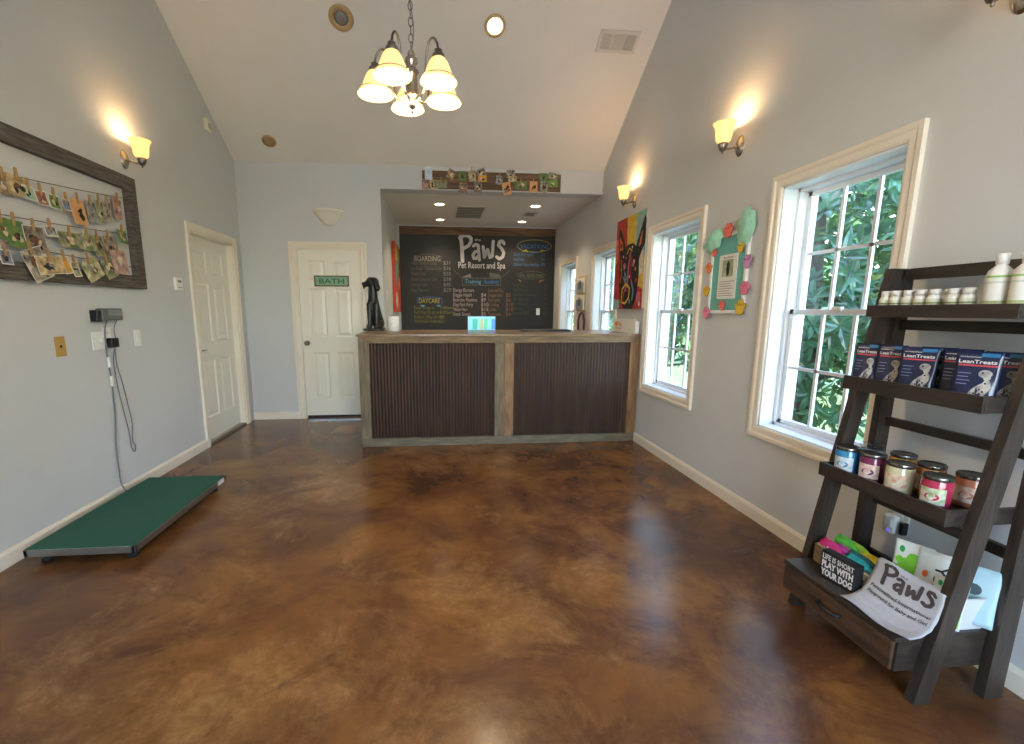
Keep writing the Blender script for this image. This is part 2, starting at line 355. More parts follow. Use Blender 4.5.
# ------------------------------------------------------------------ doors
def six_panel(mb, x0, x1, z0, z1, y, mt):
    w = x1-x0; h = z1-z0; st = .115*w/.76; mid = (x0+x1)/2; ms = .05
    mb.box(x0, x1, y+.011, y+.035, z0, z1, mt)
    rows = [(z0+.22*h/2.03, z0+.80*h/2.03), (z0+.99*h/2.03, z0+1.58*h/2.03), (z0+1.68*h/2.03, z0+1.91*h/2.03)]
    xs = [(x0+st, mid-ms), (mid+ms, x1-st)]
    mb.box(x0, x0+st, y, y+.012, z0, z1, mt); mb.box(x1-st, x1, y, y+.012, z0, z1, mt); mb.box(mid-ms, mid+ms, y, y+.012, z0, z1, mt)
    zz = [z0]+[q for r in rows for q in r]+[z1]
    for j in range(0, len(zz), 2):
        for a, b in xs: mb.box(a, b, y, y+.012, zz[j], zz[j+1], mt)
    for a, b in xs:
        for c, d in rows:
            for (i0, ya, i1, yb) in ((0, .001, .014, .0105), (.022, .0105, .05, .003)):
                vs = [(a+i0, y+ya, c+i0), (b-i0, y+ya, c+i0), (b-i0, y+ya, d-i0), (a+i0, y+ya, d-i0), (a+i1, y+yb, c+i1), (b-i1, y+yb, c+i1), (b-i1, y+yb, d-i1), (a+i1, y+yb, d-i1)]
                mb.add(vs, [(0, 1, 5, 4), (1, 2, 6, 5), (2, 3, 7, 6), (3, 0, 4, 7)], mt)
            i = .05; mb.add([(a+i, y+.003, c+i), (b-i, y+.003, c+i), (b-i, y+.003, d-i), (a+i, y+.003, d-i)], [(0, 1, 2, 3)], mt)
def make_door(n, loc, rz, w, rec, label, knob_x, lever=False, gap=.012):
    root = thing('door_%d' % n, label, 'door', loc, rz, kind='structure'); h = 2.035
    mb = MB(); casing(mb, -w/2, w/2, 0, h, .07, .02, trim_m, bottom=False); mb.build('door_casing', root)
    mb = MB(); mb.box(-w/2, -w/2+.015, 0, T, 0, h, trim_m); mb.box(w/2-.015, w/2, 0, T, 0, h, trim_m); mb.box(-w/2, w/2, 0, T, h-.015, h, trim_m)
    mb.build('door_jamb', root)
    mb = MB(); six_panel(mb, -w/2+.018, w/2-.018, gap, h-.018, rec, door_m); s = mb.build('door_panel', root)
    k = MB(); k.T = Matrix.Translation((knob_x, rec, .93)) 
    k.lathe([(.028, 0), (.03, -.006), (.012, -.012), (.011, -.03)], steel, ax='y', n=20)
    if lever: k.tube([(0, -.036, 0), (.04, -.04, 0), (.085, -.038, -.004)], [.009, .008, .007], steel)
    else: k.lathe([(.012, -.026), (.027, -.036), (.028, -.05), (.016, -.06), (.0001, -.062)], steel, ax='y', n=20)
    k.build('door_handle', s)
    return root
d1 = make_door(1, (XL, sum(D1)/2, 0), LWALL, D1[1]-D1[0], .062, 'cream six panel door in the left wall with a stone threshold', -(D1[1]-D1[0])/2+.075, True, .03)
mb = MB(); mb.box(-.445, .445, .002, T, 0, .022, mat('grey_threshold', '#7d7468', .6, var=.1)); mb.build('threshold', d1)
d2 = make_door(2, (sum(D2)/2, YB, 0), BWALL, D2[1]-D2[0], .02, 'white six panel bath door in the back wall', -(D2[1]-D2[0])/2+.075, False, .035)
mb = MB(); mb.box(-.37, .37, .06, T, 0, .034, black); mb.build('door_bottom_gap', d2)  # black block fills the gap under the door, standing in for its shade
# unseen glazed door and window, added behind the viewer to let daylight in
rt = thing('door_3', 'unseen glazed double door added behind the viewer for daylight', 'door', (.1, YF, 0), PI, kind='structure')
mb = MB()
for a, b in ((-.84, -.77), (.77, .84), (-.03, .03)): mb.box(a, b, .05, .1, 0, 2.3, vinyl)
for a, b in ((0, .2), (1, 1.06), (2.2, 2.3)): mb.box(-.8, .8, .05, .1, a, b, vinyl)
mb.build('door_frame', rt); mb = MB(); mb.box(-.75, .75, .07, .076, .1, 2.25, pane_m); mb.build('glass_pane', rt)
for n, a, b in ((5, 1.0, 1.9),):
    rt = thing('window_%d' % n, 'unseen tall window added behind the viewer for daylight', 'window', ((a+b)/2, YF, .5), PI, kind='structure'); w = b-a
    mb = MB()
    for x in (-w/2, 0, w/2-.05): mb.box(x, x+.05, .05, .1, 0, 2.25, vinyl)
    for z in (0, 1.1, 2.2): mb.box(-w/2, w/2, .05, .1, z, z+.05, vinyl)
    mb.build('window_frame', rt); mb = MB(); mb.box(-w/2, w/2, .07, .076, 0, 2.25, pane_m); mb.build('glass_pane', rt)
# ------------------------------------------------------------------ bath sign and plaster uplight
rt = thing('bath_sign', 'green sign reading BATH hanging on the white door', 'sign', (-1.243, YB+.019, 1.6), BWALL)
mb = MB(); w, h = .40, .125; fr = mat('sign_frame_brown', '#5a4a2c', .6, var=.2)
mb.box(-w/2+.012, w/2-.012, -.01, -.003, .01, h-.01, mat('sign_green', '#86ad90', .6, var=.12, scale=20)); mb.build('sign_board', rt)
mb = MB(); 
for a in ((-w/2, w/2, 0, .013), (-w/2, w/2, h-.013, h), (-w/2, -w/2+.013, 0, h), (w/2-.013, w/2, 0, h)): mb.box(a[0], a[1], -.014, 0, a[2], a[3], fr)
mb.build('sign_frame', rt)
mb = MB(); text(mb, 'BATH', -.145, .032, .29, .062, mat('sign_lettering', '#3f6b4c', .6), y=-.0102, bold=.02); mb.build('lettering', rt)
mb = MB(); prof = [(.0, 0)]
def half_lathe(mb, prof, mt, n=20):
    vs = []; fs = []
    for r, z in prof:
        for k in range(n+1): a = PI+PI*k/n; vs.append((r*math.cos(a), r*.75*math.sin(a), z))
    for j in range(len(prof)-1):
        for k in range(n): fs.append((j*(n+1)+k, j*(n+1)+k+1, (j+1)*(n+1)+k+1, (j+1)*(n+1)+k))
    mb.add(vs, fs, mt, False)
half_lathe(mb, [(.001, 0), (.05, .012), (.075, .03), (.075, .038), (.082, .039), (.108, .07), (.108, .078), (.116, .08), (.14, .112), (.14, .12), (.15, .122), (.165, .148), (.172, .15), (.172, .172), (.15, .172), (.13, .13), (.001, .06)], mat('plaster_white', '#e9e2d4', .7))
props(mb.build('plaster_uplight', loc=(-1.236, YB-.001, 2.285)), 'stepped white plaster wall light above the bath door', 'wall light')
# ------------------------------------------------------------------ wall sconces
def lamp(name, loc, e, r=.03, col=(1, .72, .38), parent=None):
    l = bpy.data.lights.new(name, 'POINT'); l.energy = e; l.shadow_soft_size = r; l.color = col
    o = bpy.data.objects.new(name, l); COL.objects.link(o); o.location = loc; o.parent = parent; return o
def make_sconce(label, loc, rz):
    rt = thing('wall_sconce', label, 'wall lamp', loc, rz, 'lit glass wall sconces')
    mb = MB()
    prof = [(.001, -.022), (.02, -.022), (.034, -.018), (.044, -.01), (.052, -.006), (.056, 0)]
    vs = []; fs = []; n = 24
    for r, y in prof:
        for k in range(n): a = 2*PI*k/n; vs.append((r*.8*math.cos(a), y, r*1.2*math.sin(a)))
    for j in range(len(prof)-1):
        for k in range(n): fs.append((j*n+k, j*n+(k+1) % n, (j+1)*n+(k+1) % n, (j+1)*n+k))
    mb.add(vs, fs, chrome, True); mb.build('back_plate', rt)
    mb = MB(); mb.tube([(0, -.01, 0), (0, -.05, -.012), (0, -.085, -.022), (0, -.115, -.012), (0, -.12, .005)], .007, chrome); mb.build('arm', rt)
    mb = MB(); mb.lathe([(.001, -.055), (.006, -.05), (.004, -.042), (.016, -.036), (.024, -.02), (.03, 0), (.03, .012), (.02, .014)], steel, c=(0, -.12, 0)); mb.build('lamp_holder', rt)
    mb = MB(); mb.lathe([(.028, .01), (.045, .03), (.05, .06), (.052, .09), (.058, .115), (.071, .135), (.068, .135), (.055, .114), (.047, .09), (.045, .06), (.04, .03), (.024, .012)], shade_m, c=(0, -.12, 0), cap=False); mb.build('glass_shade', rt)
    mb = MB(); mb.sph((0, -.12, .07), .024, bulb_m, sc=(1, 1, 1.3)); mb.build('bulb', rt)
    lamp('bulb_light', (0, -.105, .13), 1.6, .03, parent=rt)
    return rt
make_sconce('lit sconce on the left wall above the clothespin photo frame', (XL, 3.77, 2.39), LWALL)
make_sconce('lit sconce on the right wall above the gap beside the paw print board', (XR, 3.087, 2.40), RWALL)
make_sconce('lit sconce on the right wall above the dog painting', (XR, 4.733, 2.42), RWALL)
make_sconce('sconce cut off at the top right corner, above the shelf unit', (XR, 1.585, 2.395), RWALL)
# ------------------------------------------------------------------ chandelier
CX, CY, CZ = -.093, 2.1, 2.2434
rt = thing('chandelier', 'five light hanging chandelier with lit amber glass bell shades', 'chandelier', (CX, CY, CZ))
mb = MB(); mb.lathe([(.001, .125), (.012, .122), (.016, .11), (.01, .1), (.024, .095), (.026, .08), (.016, .07), (.02, .055), (.03, .045), (.022, .03), (.024, -.01), (.03, -.04), (.034, -.06), (.02, -.07), (.022, -.08), (.012, -.095), (.006, -.1), (.008, -.108), (.001, -.115)], chrome, flute=.03, n=24)
mb.build('centre_column', rt)
ztop = ZB+SL*(YB-CY)-CZ
mb = MB(); z = .125; k = 0
while z < ztop-.04:
    ln = .03; pts = []
    for a in range(12):
        an = 2*PI*a/12; x = .0085*math.cos(an); zz = z+ln/2+.018*math.sin(an)
        pts.append((x, 0, zz) if k % 2 else (0, x, zz))
    mb.tube(pts, .0022, steel, n=5, closed=True); z += .0295; k += 1
pts = [(.012*math.sin(i*.9), .012*math.cos(i*.9), .12+i*(ztop-.15)/60) for i in range(61)]
mb.tube(pts, .0022, steel, n=5); mb.build('chain', rt)
mb = MB(); mb.T = Matrix.Translation((0, 0, ztop-.0)) @ Matrix.Rotation(-TH, 4, 'X'); mb.lathe([(.001, -.045), (.02, -.04), (.045, -.025), (.06, -.008), (.062, 0)], chrome); mb.build('ceiling_canopy', rt)
for k in range(5):
    a = math.radians(-90-36+10+72*k); R = .153; d = (math.cos(a), math.sin(a))
    mb = MB(); pts = []
    ctrl = [(.02, -.045), (.05, -.06), (.075, -.03), (.082, .03), (.09, .09), (.105, .125), (.128, .13), (.147, .105), (.153, .07)]
    cv = []
    for i in range(len(ctrl)-1):
        for t in (0, .5):
            p0 = ctrl[max(0, i-1)]; p1 = ctrl[i]; p2 = ctrl[i+1]; p3 = ctrl[min(len(ctrl)-1, i+2)]
            cv.append(tuple(.5*((2*p1[j])+(-p0[j]+p2[j])*t+(2*p0[j]-5*p1[j]+4*p2[j]-p3[j])*t*t+(-p0[j]+3*p1[j]-3*p2[j]+p3[j])*t**3) for j in (0, 1)))
    cv.append(ctrl[-1])
    mb.tube([(d[0]*r, d[1]*r, z) for r, z in cv], .0048, steel, n=8); ar = mb.build('arm', rt)
    c = (d[0]*R, d[1]*R, 0)
    mb = MB(); mb.lathe([(.006, .085), (.016, .078), (.014, .07), (.024, .062), (.027, .045), (.022, .04)], steel, c=c); mb.build('lamp_holder', ar)
    mb = MB(); mb.lathe([(.024, .05), (.036, .035), (.046, .012), (.054, -.01), (.064, -.024), (.074, -.038), (.072, -.04), (.062, -.027), (.051, -.012), (.043, .01), (.033, .032), (.02, .048)], shade_m, c=c, cap=False, n=28)
    sh = mb.build('glass_shade', rt)
    mb = MB(); mb.tube([(c[0]+.0655*math.cos(2*PI*i/28), c[1]+.0655*math.sin(2*PI*i/28), -.0235) for i in range(28)], .0022, chrome, n=5, closed=True); mb.build('metal_band', sh)
    mb = MB(); mb.sph((c[0], c[1], -.02), .024, bulb_m, sc=(1, 1, 1.35)); mb.build('bulb', rt)
    lamp('bulb_light', (c[0], c[1], -.05), 4.2, .03, parent=rt)
# ------------------------------------------------------------------ ceiling fittings
def slope_pt(x, y): return (x, y, ZB+SL*(YB-y))
tanring = mat('brass_ring', '#c2a476', .4, .2, var=.05)
def disc_fit(name, label, cat, loc, r, inner_m, ring_m, rot, ri=.62, group=None, rec=True):
    rt = thing(name, label, cat, loc, group=group, rot=rot)
    mb = MB(); mb.lathe([(r, 0), (r*.97, -.008), (r*.8, -.01), (r*ri, -.004), (r*ri, 0)], ring_m, n=32, cap=False); mb.build('trim_ring', rt)
    mb = MB(); mb.lathe([(r*ri, -.003), (r*ri*.6, -.006), (.001, -.007)], inner_m, n=32); mb.build('lamp_lens', rt); return rt
SR = (-TH, 0, 0)
disc_fit('recessed_ceiling_light', 'unlit tan rimmed ceiling light left of the chandelier', 'ceiling light', slope_pt(-.781, 4.449), .105, mat('lens_grey', '#8e8c88', .3, var=.05), tanring, SR, .55)
disc_fit('recessed_ceiling_light', 'lit round ceiling light right of the chandelier', 'ceiling light', slope_pt(.534, 4.44), .095, can_m, tanring, SR, .68)
def spot(name, loc, e, ang=100, rot=(0, 0, 0), col=(1, .8, .55)):
    l = bpy.data.lights.new(name, 'SPOT'); l.energy = e; l.spot_size = math.radians(ang); l.spot_blend = .6; l.shadow_soft_size = .05; l.color = col
    o = bpy.data.objects.new(name, l); COL.objects.link(o); o.location = loc; o.rotation_euler = rot; return o
spot('downlight', (0.534, 4.43, 3.745), 22)
disc_fit('ceiling_speaker', 'small tan disc low on the sloped ceiling, far left', 'ceiling speaker', slope_pt(-1.774, 5.474), .075, mat('speaker_grille_tan', '#a98a63', .6, var=.1, scale=60), tanring, SR, .8)
def vent(name, label, loc, w, h, rot, n=6, cross=False):
    rt = thing(name, label, 'vent', loc, rot=rot); vm = mat('vent_paint', '#d8d2c6', .5); dk = mat('vent_dark', '#4f4b46', .8)
    mb = MB(); f = .03
    for a in ((-w/2, w/2, -h/2, -h/2+f), (-w/2, w/2, h/2-f, h/2), (-w/2, -w/2+f, -h/2, h/2), (w/2-f, w/2, -h/2, h/2)): mb.box(a[0], a[1], a[2], a[3], -.012, 0, vm, .002)
    mb.build('vent_frame', rt)
    mb = MB(); mb.box(-w/2+f, w/2-f, -h/2+f, h/2-f, -.003, -.001, dk); mb.build('duct_shade_plate', rt)  # flat dark plate, the shade behind the louvres put into its colour
    mb = MB(); 
    if cross:
        xs = [-w/2+f, -w/6, w/6, w/2-f]
        for i in range(3):
            for k in range(9 if i != 1 else 12):
                if i == 1: y = -h/2+f+(h-2*f)*(k+.5)/12; mb.box(xs[i]+.004, xs[i+1]-.004, y-.004, y+.003, -.011, -.004, vm)
                else: x = xs[i]+(xs[i+1]-xs[i])*(k+.5)/9; mb.box(x-.003, x+.003, -h/2+f, h/2-f, -.011, -.004, vm)
        for x in xs[1:3]: mb.box(x-.005, x+.005, -h/2+f, h/2-f, -.012, -.003, vm)
    else:
        for k in range(n): y = -h/2+f+(h-2*f)*(k+.5)/n; mb.box(-w/2+f, w/2-f, y-(h/n)*.2, y+(h/n)*.2, -.01, -.004, mat('vent_slat', '#9b9386', .6))
    mb.build('louvres', rt); return rt
vent('ceiling_vent', 'white three way air vent high on the sloped ceiling', slope_pt(1.665, 4.495), .37, .19*1, SR, cross=True)
vent('return_air_vent', 'large louvred vent in the alcove ceiling', (.478, 6.87, ZA), .43, .82, (0, 0, 0), 7)
vent('small_air_vent', 'small dark vent in the alcove ceiling on the right', (1.355, 6.87, ZA), .2, .3, (0, 0, 0), 4)
for (x, y, lb) in ((.048, 6.395, 'front left'), (.06, 7.436, 'back left'), (1.333, 6.375, 'front right'), (1.348, 7.457, 'back right')):
    disc_fit('alcove_downlight', 'lit downlight in the alcove ceiling, %s of the four' % lb, 'ceiling light', (x, y, ZA), .085, can_m, trim_m, (0, 0, 0), .7, 'downlights over the counter')
    spot('downlight', (x, y, ZA-.02), 16, 120)
# ------------------------------------------------------------------ menu board
rt = thing('menu_board', 'tall black chalkboard menu wall behind the counter', 'chalkboard', (.7, YA, 0), BWALL)
bw = 1.305
mb = MB()
for a, b in ((-bw, -.525), (-.52, .515), (.52, bw)): mb.box(a, b, -.02, -.001, .02, 2.56, board_m, .002)
mb.box(-bw, bw, -.017, -.0005, .02, 2.56, board_m); mb.build('board_panel', rt)
mb = MB(); mb.box(-bw, bw, -.035, 0, 2.56, 2.685, mat('board_plank', '#4a3320', .7, col2='#7b5a3a', scale=4, stretch=(1, 3, 10), bump=.4), .004); mb.build('top_plank', rt)
Y0 = -.0202
KX = 2.607/156.0; KZ = (2.671-1.046)/(327-227.5)
def BX(u): return -.607+(u-399)*KX-.7
def BZ(v): return 2.671-(v-227.5)*KZ+.01
def chalk(n, c): return mat('chalk_'+n, c, .9, var=.1, scale=60)
cw, cg, cb, cy_, co, cp, cgr, clb = chalk('white', '#c9c4c0'), chalk('grey', '#7f7a75'), chalk('blue', '#3e6ea6'), chalk('yellow', '#a39a4c'), chalk('orange', '#8a6247'), chalk('pink', '#b39d9a'), chalk('dim', '#5b5a52'), chalk('lightblue', '#5fa3c4')
def paws(mb, x, z, w, h, mt, y, t=.001, sw=.07, map2=None, small=None):
    q = lambda L: [(map2(x+a*w, z+b*h) if map2 else (x+a*w, z+b*h)) for a, b in L]
    s = sw*w
    mb.stroke(q([(.05, .93), (.075, .6), (.09, .05)]), s*1.1, mt, y, t)
    mb.stroke(q([(.03, .88), (.12, .97), (.2, .97), (.27, .88), (.27, .74), (.21, .6), (.1, .5)]), s, mt, y, t)
    mb.stroke(q([(.32, .6), (.37, .66), (.425, .62), (.435, .4), (.45, .1)]), s*.9, mt, y, t)
    mb.stroke(q([(.43, .42), (.36, .4), (.31, .28), (.33, .16), (.38, .15), (.43, .26)]), s*.9, mt, y, t)
    mb.stroke(q([(.53, .58), (.555, .2), (.625, .48), (.675, .2), (.725, .25), (.745, .78)]), s*.95, mt, y, t)
    mb.stroke(q([(.98, .7), (.945, .79), (.88, .77), (.86, .64), (.93, .52), (.975, .38), (.95, .22), (.88, .15), (.82, .22)]), s*.95, mt, y, t)
    if small: text(mb, 'the', x+.35*w, z+.78*h, .13*w, .1*h, mt, y, t, map2=map2)
mb = MB(); paws(mb, BX(457), BZ(262), (BX(504)-BX(457)), BZ(234.5)-BZ(262), cw, Y0, small=True); mb.build('paws_lettering', rt)
mb = MB(); text(mb, 'Pet Resort and Spa', BX(457), BZ(267.5), BX(504.5)-BX(457), .105, cw, Y0, bold=.008); mb.build('subtitle_lettering', rt)
mb = MB()
mb.stroke([(BX(461), BZ(277.5)), (BX(500), BZ(277.5)), (BX(500), BZ(284.5)), (BX(461), BZ(284.5))], .012, cgr, Y0, closed=True)
mb.flat([(BX(460), BZ(276.8)), (BX(469), BZ(273)), (BX(470), BZ(276.8))], cg, Y0); mb.flat([(BX(500), BZ(276.8)), (BX(499), BZ(273.5)), (BX(488), BZ(271.5)), (BX(489), BZ(276.8))], cgr, Y0)
mb.stroke([(BX(452), BZ(269.5)), (BX(455), BZ(272)), (BX(460), BZ(276))], .008, cgr, Y0); mb.stroke([(BX(509), BZ(269)), (BX(505), BZ(273)), (BX(501), BZ(276))], .008, cgr, Y0)
text(mb, 'Training', BX(463), BZ(282.8), .28, .07, clb, Y0-.001, shear=.15); text(mb, 'Academy', BX(482), BZ(282.8), .27, .07, cb, Y0-.001, shear=.15, bold=.01)
mb.build('training_banner', rt)
def listing(name, rows, u0, v0, dv, h, mt, pu=None, pmt=None, wd=None, head=None):
    mb = MB()
    for i, r in enumerate(rows):
        t_, p = r if isinstance(r, tuple) else (r, None)
        text(mb, t_, BX(u0), BZ(v0+i*dv+h*30), None if wd is None else wd*len(t_), h, mt, Y0, shear=.1)
    o = mb.build(name, rt)
    if pu:
        mb = MB()
        for i, r in enumerate(rows):
            if isinstance(r, tuple): text(mb, r[1], BX(pu), BZ(v0+i*dv+h*30), None, h, pmt or mt, Y0)
        mb.build(name.replace('list', 'prices'), rt)
    return o
mb = MB(); text(mb, 'BOARDING', BX(413.5), BZ(261), BX(439)-BX(413.5), .085, cg, Y0, bold=.01); mb.stroke([(BX(412.5), BZ(262)), (BX(413), BZ(256)), (BX(426), BZ(254)), (BX(440), BZ(256)), (BX(440), BZ(261.5))], .007, cgr, Y0); mb.build('boarding_heading', rt)
listing('boarding_list', [('Indoor Outdoor Suites', '$31'), ('Luv Shack / Deluxe Suites', '$36'), ('Water Suites', '$35'), ('Deluxe Suites w/ View', '$38'), ('Cottage Suite', '$45'), ('Puppy Playroom', '$29')], 409.5, 262.5, 5.4, .062, cgr, 442, cg, .0205)
mb = MB(); text(mb, 'DAYCARE', BX(417), BZ(303), BX(438)-BX(417), .082, cy_, Y0, bold=.012)
mb.stroke([(BX(415.5), BZ(304)), (BX(415.5), BZ(298)), (BX(427), BZ(296.5)), (BX(440), BZ(298)), (BX(440), BZ(304))], .009, cb, Y0); mb.flat([(BX(418), BZ(305)), (BX(423), BZ(305)), (BX(421), BZ(307.5))], clb, Y0); mb.flat([(BX(434), BZ(305)), (BX(439), BZ(305)), (BX(437), BZ(307))], clb, Y0); mb.build('daycare_heading', rt)
listing('daycare_list', [('Daily Drop in', '7:00am'), ('Full Day Drop in', '8:00am'), ('Indoor Play all day', '$9'), 'PACKAGES AVAILABLE !'], 412, 307.5, 4.7, .056, chalk('olive', '#7d7a3c'), 438, None, .026)
listing('energy_list', ['Energy Burners,', ('Doggie Health', '$4'), ('Exercise Playtime', '$9'), ('Dog Park Party', '$10'), ('Water Hour', '$15'), ('Snack Scouts', '$5')], 451.5, 289.5, 4.9, .062, cp, 480, None, .024)
listing('luxury_list', ['Love and Fun,', ('Snuggle time', '$5'), ('Story time', '$6'), ('A la King', '$10'), ('Cuddles', '$15'), ('Frosty paws', '$4')], 487, 289.5, 4.9, .062, co, 505.5, None, .0205)
mb = MB(); mb.stroke(arc(BX(534), BZ(244.5), .29, .1, 0, 360, 26), .009, cy_, Y0); text(mb, 'VACATIONS', BX(519.5), BZ(247), BX(548.5)-BX(519.5), .07, cb, Y0, bold=.012)
mb.flat([(BX(521), BZ(250)), (BX(526), BZ(247.5)), (BX(528), BZ(251))], cy_, Y0); mb.flat([(BX(539), BZ(251)), (BX(541), BZ(247.8)), (BX(546), BZ(249))], cy_, Y0); text(mb, 'rates', BX(529), BZ(251.5), .15, .04, cb, Y0, bold=.02); mb.build('vacation_heading', rt)
listing('vacation_list', [('Suite Per night', '52'), ('Half Day', '31'), ('Deluxe Suite Holiday', '70')], 513, 253, 5, .055, chalk('blue2', '#426a8f'), 541, None, .022)
mb = MB(); mb.stroke(arc(BX(531.5), BZ(274), .25, .062, 0, 360, 26), .007, cgr, Y0); text(mb, 'SPA ADD-ONS', BX(519), BZ(276.3), BX(544)-BX(519), .062, chalk('olive2', '#6b6b4a'), Y0); mb.flat([(BX(517), BZ(278)), (BX(521), BZ(279)), (BX(521), BZ(281.5))], co, Y0); mb.flat([(BX(540), BZ(281.5)), (BX(540), BZ(279)), (BX(546), BZ(278))], co, Y0); mb.build('spa_heading', rt)
listing('spa_list', [('Nail Trim', '12'), ('Nail Dremel', '15'), ('Ear Plant Cleaning', '10'), ('Ear Cleaning', '9'), ('Teeth Brush', '10'), ('Blow Out', '16'), ('Express Bath', '20')], 513, 284, 4.8, .05, chalk('dim2', '#4b4c43'), 545, None, .022)
mb = MB(); mb.box(BX(537.3), BX(541), -.024, -.02, BZ(315), BZ(308), white, .001); mb.build('switch_plate', rt)
# ------------------------------------------------------------------ reception counter
rt = thing('reception_counter', 'wood framed reception counter faced with rusty corrugated metal', 'counter', (.63, 4.4, 0), 0)
hw = 1.378
mb = MB(); mb.box(-hw-.015, hw-.003, -.012, 1.0, 1.077, 1.10, top_m, .004); mb.build('counter_top', rt)
mb = MB(); mb.box(-hw+.0, hw-.008, .035, .78, 0, 1.076, mat('counter_carcass', '#4b4136', .7, var=.1)); mb.build('carcass', rt)
mb = MB(); mb.box(-hw, hw-.008, 0, .034, 1.0125, 1.0765, rail_a, .003); mb.build('top_rail', rt)
mb = MB(); mb.box(-hw, hw-.008, 0, .034, 0.0, .082, rail_d, .003); mb.build('bottom_rail', rt)
for a, b, m in ((-hw, -hw+.1, rail_b), (-.078, .016, rail_b), (.018, .11, rail_c), (hw-.098, hw-.008, rail_c)):
    mb = MB(); mb.box(a, b, -.003, .033, .0825, 1.012, m, .003); mb.build('frame_post', rt)
# mitred corner pieces
mb = MB(); mb.prism([(-hw, 1.012), (-hw+.1, 1.012), (-hw, 1.076)], 1, -.0035, .01, rail_b); mb.prism([(-.078, 1.012), (.016, 1.012), (.016, 1.074), (.0, 1.074)], 1, -.0035, .01, rail_b); mb.prism([(hw-.008, 1.012), (hw-.098, 1.012), (hw-.008, 1.074)], 1, -.0035, .01, rail_c); mb.build('corner_mitre', rt)
for a, b in ((-hw+.1, -.078), (.11, hw-.098)):
    mb = MB(); n = int((b-a)/.0045); vs = []; fs = []
    for i in range(n+1):
        x = a+(b-a)*i/n; y = .026+.0035*math.cos(2*PI*(x-a)/.031)
        vs += [(x, y, .0825), (x, y, 1.012)]
    for i in range(n): fs.append((2*i, 2*i+2, 2*i+3, 2*i+1))
    mb.add(vs, fs, rust, True); mb.build('corrugated_panel', rt)
mb = MB(); mb.lathe([(.012, 0), (.012, -.01), (.001, -.012)], steel, c=(.035, -.003, .52), ax='y', n=12); mb.build('latch', rt)
# things on the counter
def remesh(o, v):
    m = o.modifiers.new('r', 'REMESH'); m.mode = 'VOXEL'; m.voxel_size = v; m.use_smooth_shade = True
    s = o.modifiers.new('s', 'SMOOTH'); s.iterations = 4; s.factor = .5; return o
def capsule(mb, a, b, ra, rb, mt):
    a = Vector(a); b = Vector(b); n = 8
    pts = [a+(b-a)*i/n for i in range(n+1)]; mb.tube(pts, [ra+(rb-ra)*i/n for i in range(n+1)], mt, n=14); mb.sph(a, ra, mt); mb.sph(b, rb, mt)
rt = thing('dog_statue', 'black seated dog statue at the left end of the counter', 'statue', (-.70, 5.2, 1.1), 0)
mb = MB(); B = blackwax
capsule(mb, (.02, .02, .14), (.0, .0, .27), .068, .06, B)       # torso
capsule(mb, (0, 0, .27), (.0, -.005, .41), .056, .043, B)       # chest to neck
capsule(mb, (.045, .045, .07), (.03, .03, .13), .062, .06, B)   # haunches
for sx in (-.035, .035):
    capsule(mb, (sx, -.045, .25), (sx, -.055, .05), .03, .021, B); capsule(mb, (sx, -.06, .04), (sx-.008, -.085, .035), .022, .02, B)
capsule(mb, (.075, .0, .06), (.06, -.055, .035), .036, .024, B); capsule(mb, (-.045, .03, .06), (-.055, -.03, .035), .03, .022, B)
capsule(mb, (.05, .08, .04), (.08, .02, .032), .018, .012, B)
capsule(mb, (.015, 0, .46), (-.02, -.005, .465), .052, .047, B)  # skull
capsule(mb, (-.035, -.008, .455), (-.08, -.012, .44), .034, .026, B)  # muzzle
mb.sph((-.098, -.012, .45), .014, B); capsule(mb, (-.085, -.012, .425), (-.09, -.012, .405), .014, .009, B)
capsule(mb, (.03, -.04, .48), (.052, -.045, .405), .022, .03, B); capsule(mb, (.03, .04, .48), (.045, .048, .41), .022, .03, B)
db = mb.build('dog_body', rt); db.scale = (1.04, 1, 1.13); remesh(db, .0045)
mb = MB(); mb.box(-.105, .115, -.1, .11, 0, .026, B, .006); mb.build('plinth', rt)
mb = MB(); mb.lathe([(.061, 0), (.064, .004), (.064, .155), (.061, .158), (.057, .155), (.057, .02), (.001, .02)], white, n=28)
rt = thing('patterned_canister', 'white speckled canister beside the dog statue', 'canister', (-.475, 5.05, 1.1)); mb.build('canister_body', rt)
mb = MB(); rg = random.Random(3); dm = mat('speck_green', '#8fa38a', .5)
for k in range(60):
    a = rg.uniform(0, 2*PI); z = rg.uniform(.012, .146); mb.T = Matrix.Rotation(a, 4, 'Z') @ Matrix.Translation((0, -.0642, z)); mb.disc(0, 0, .004, .004, dm, n=6, t=.0004)
mb.build('speck_pattern', rt)
rt = thing('display_screen', 'small lit computer screen behind the counter', 'screen', (.53, 5.55, 0), 0)
sc_m = mat('screen_glow', '#6fb8e8', .3, emit='#7cc4f0', es=.32)
mb = MB(); mb.box(-.175, .175, -.012, .012, 1.0, 1.262, black, .005); mb.build('bezel', rt)
mb = MB(); mb.box(-.165, .165, -.0135, -.012, 1.02, 1.252, sc_m)
for a, b, c in ((-.11, -.05, '#23b08e'), (-.02, .02, '#a9b98e'), (.03, .07, '#52c79a'), (.12, .165, '#3e93ee')): mb.box(a, b, -.0142, -.0136, 1.1, 1.225, mat('screen_block'+c, c, .3, emit=c, es=.25))
mb.build('screen_image', rt)
mb = MB(); mb.box(-.02, .02, .0, .03, .79, 1.05, black, .004); mb.box(-.11, .11, -.07, .09, .775, .79, black, .004); mb.build('stand', rt)
rt = thing('back_desk', 'dark desk behind the counter carrying the screen', 'desk', (.75, 5.5, 0), 0)
mb = MB(); mb.box(-.95, .95, -.28, .3, .735, .775, esp, .004); mb.build('desk_top', rt)
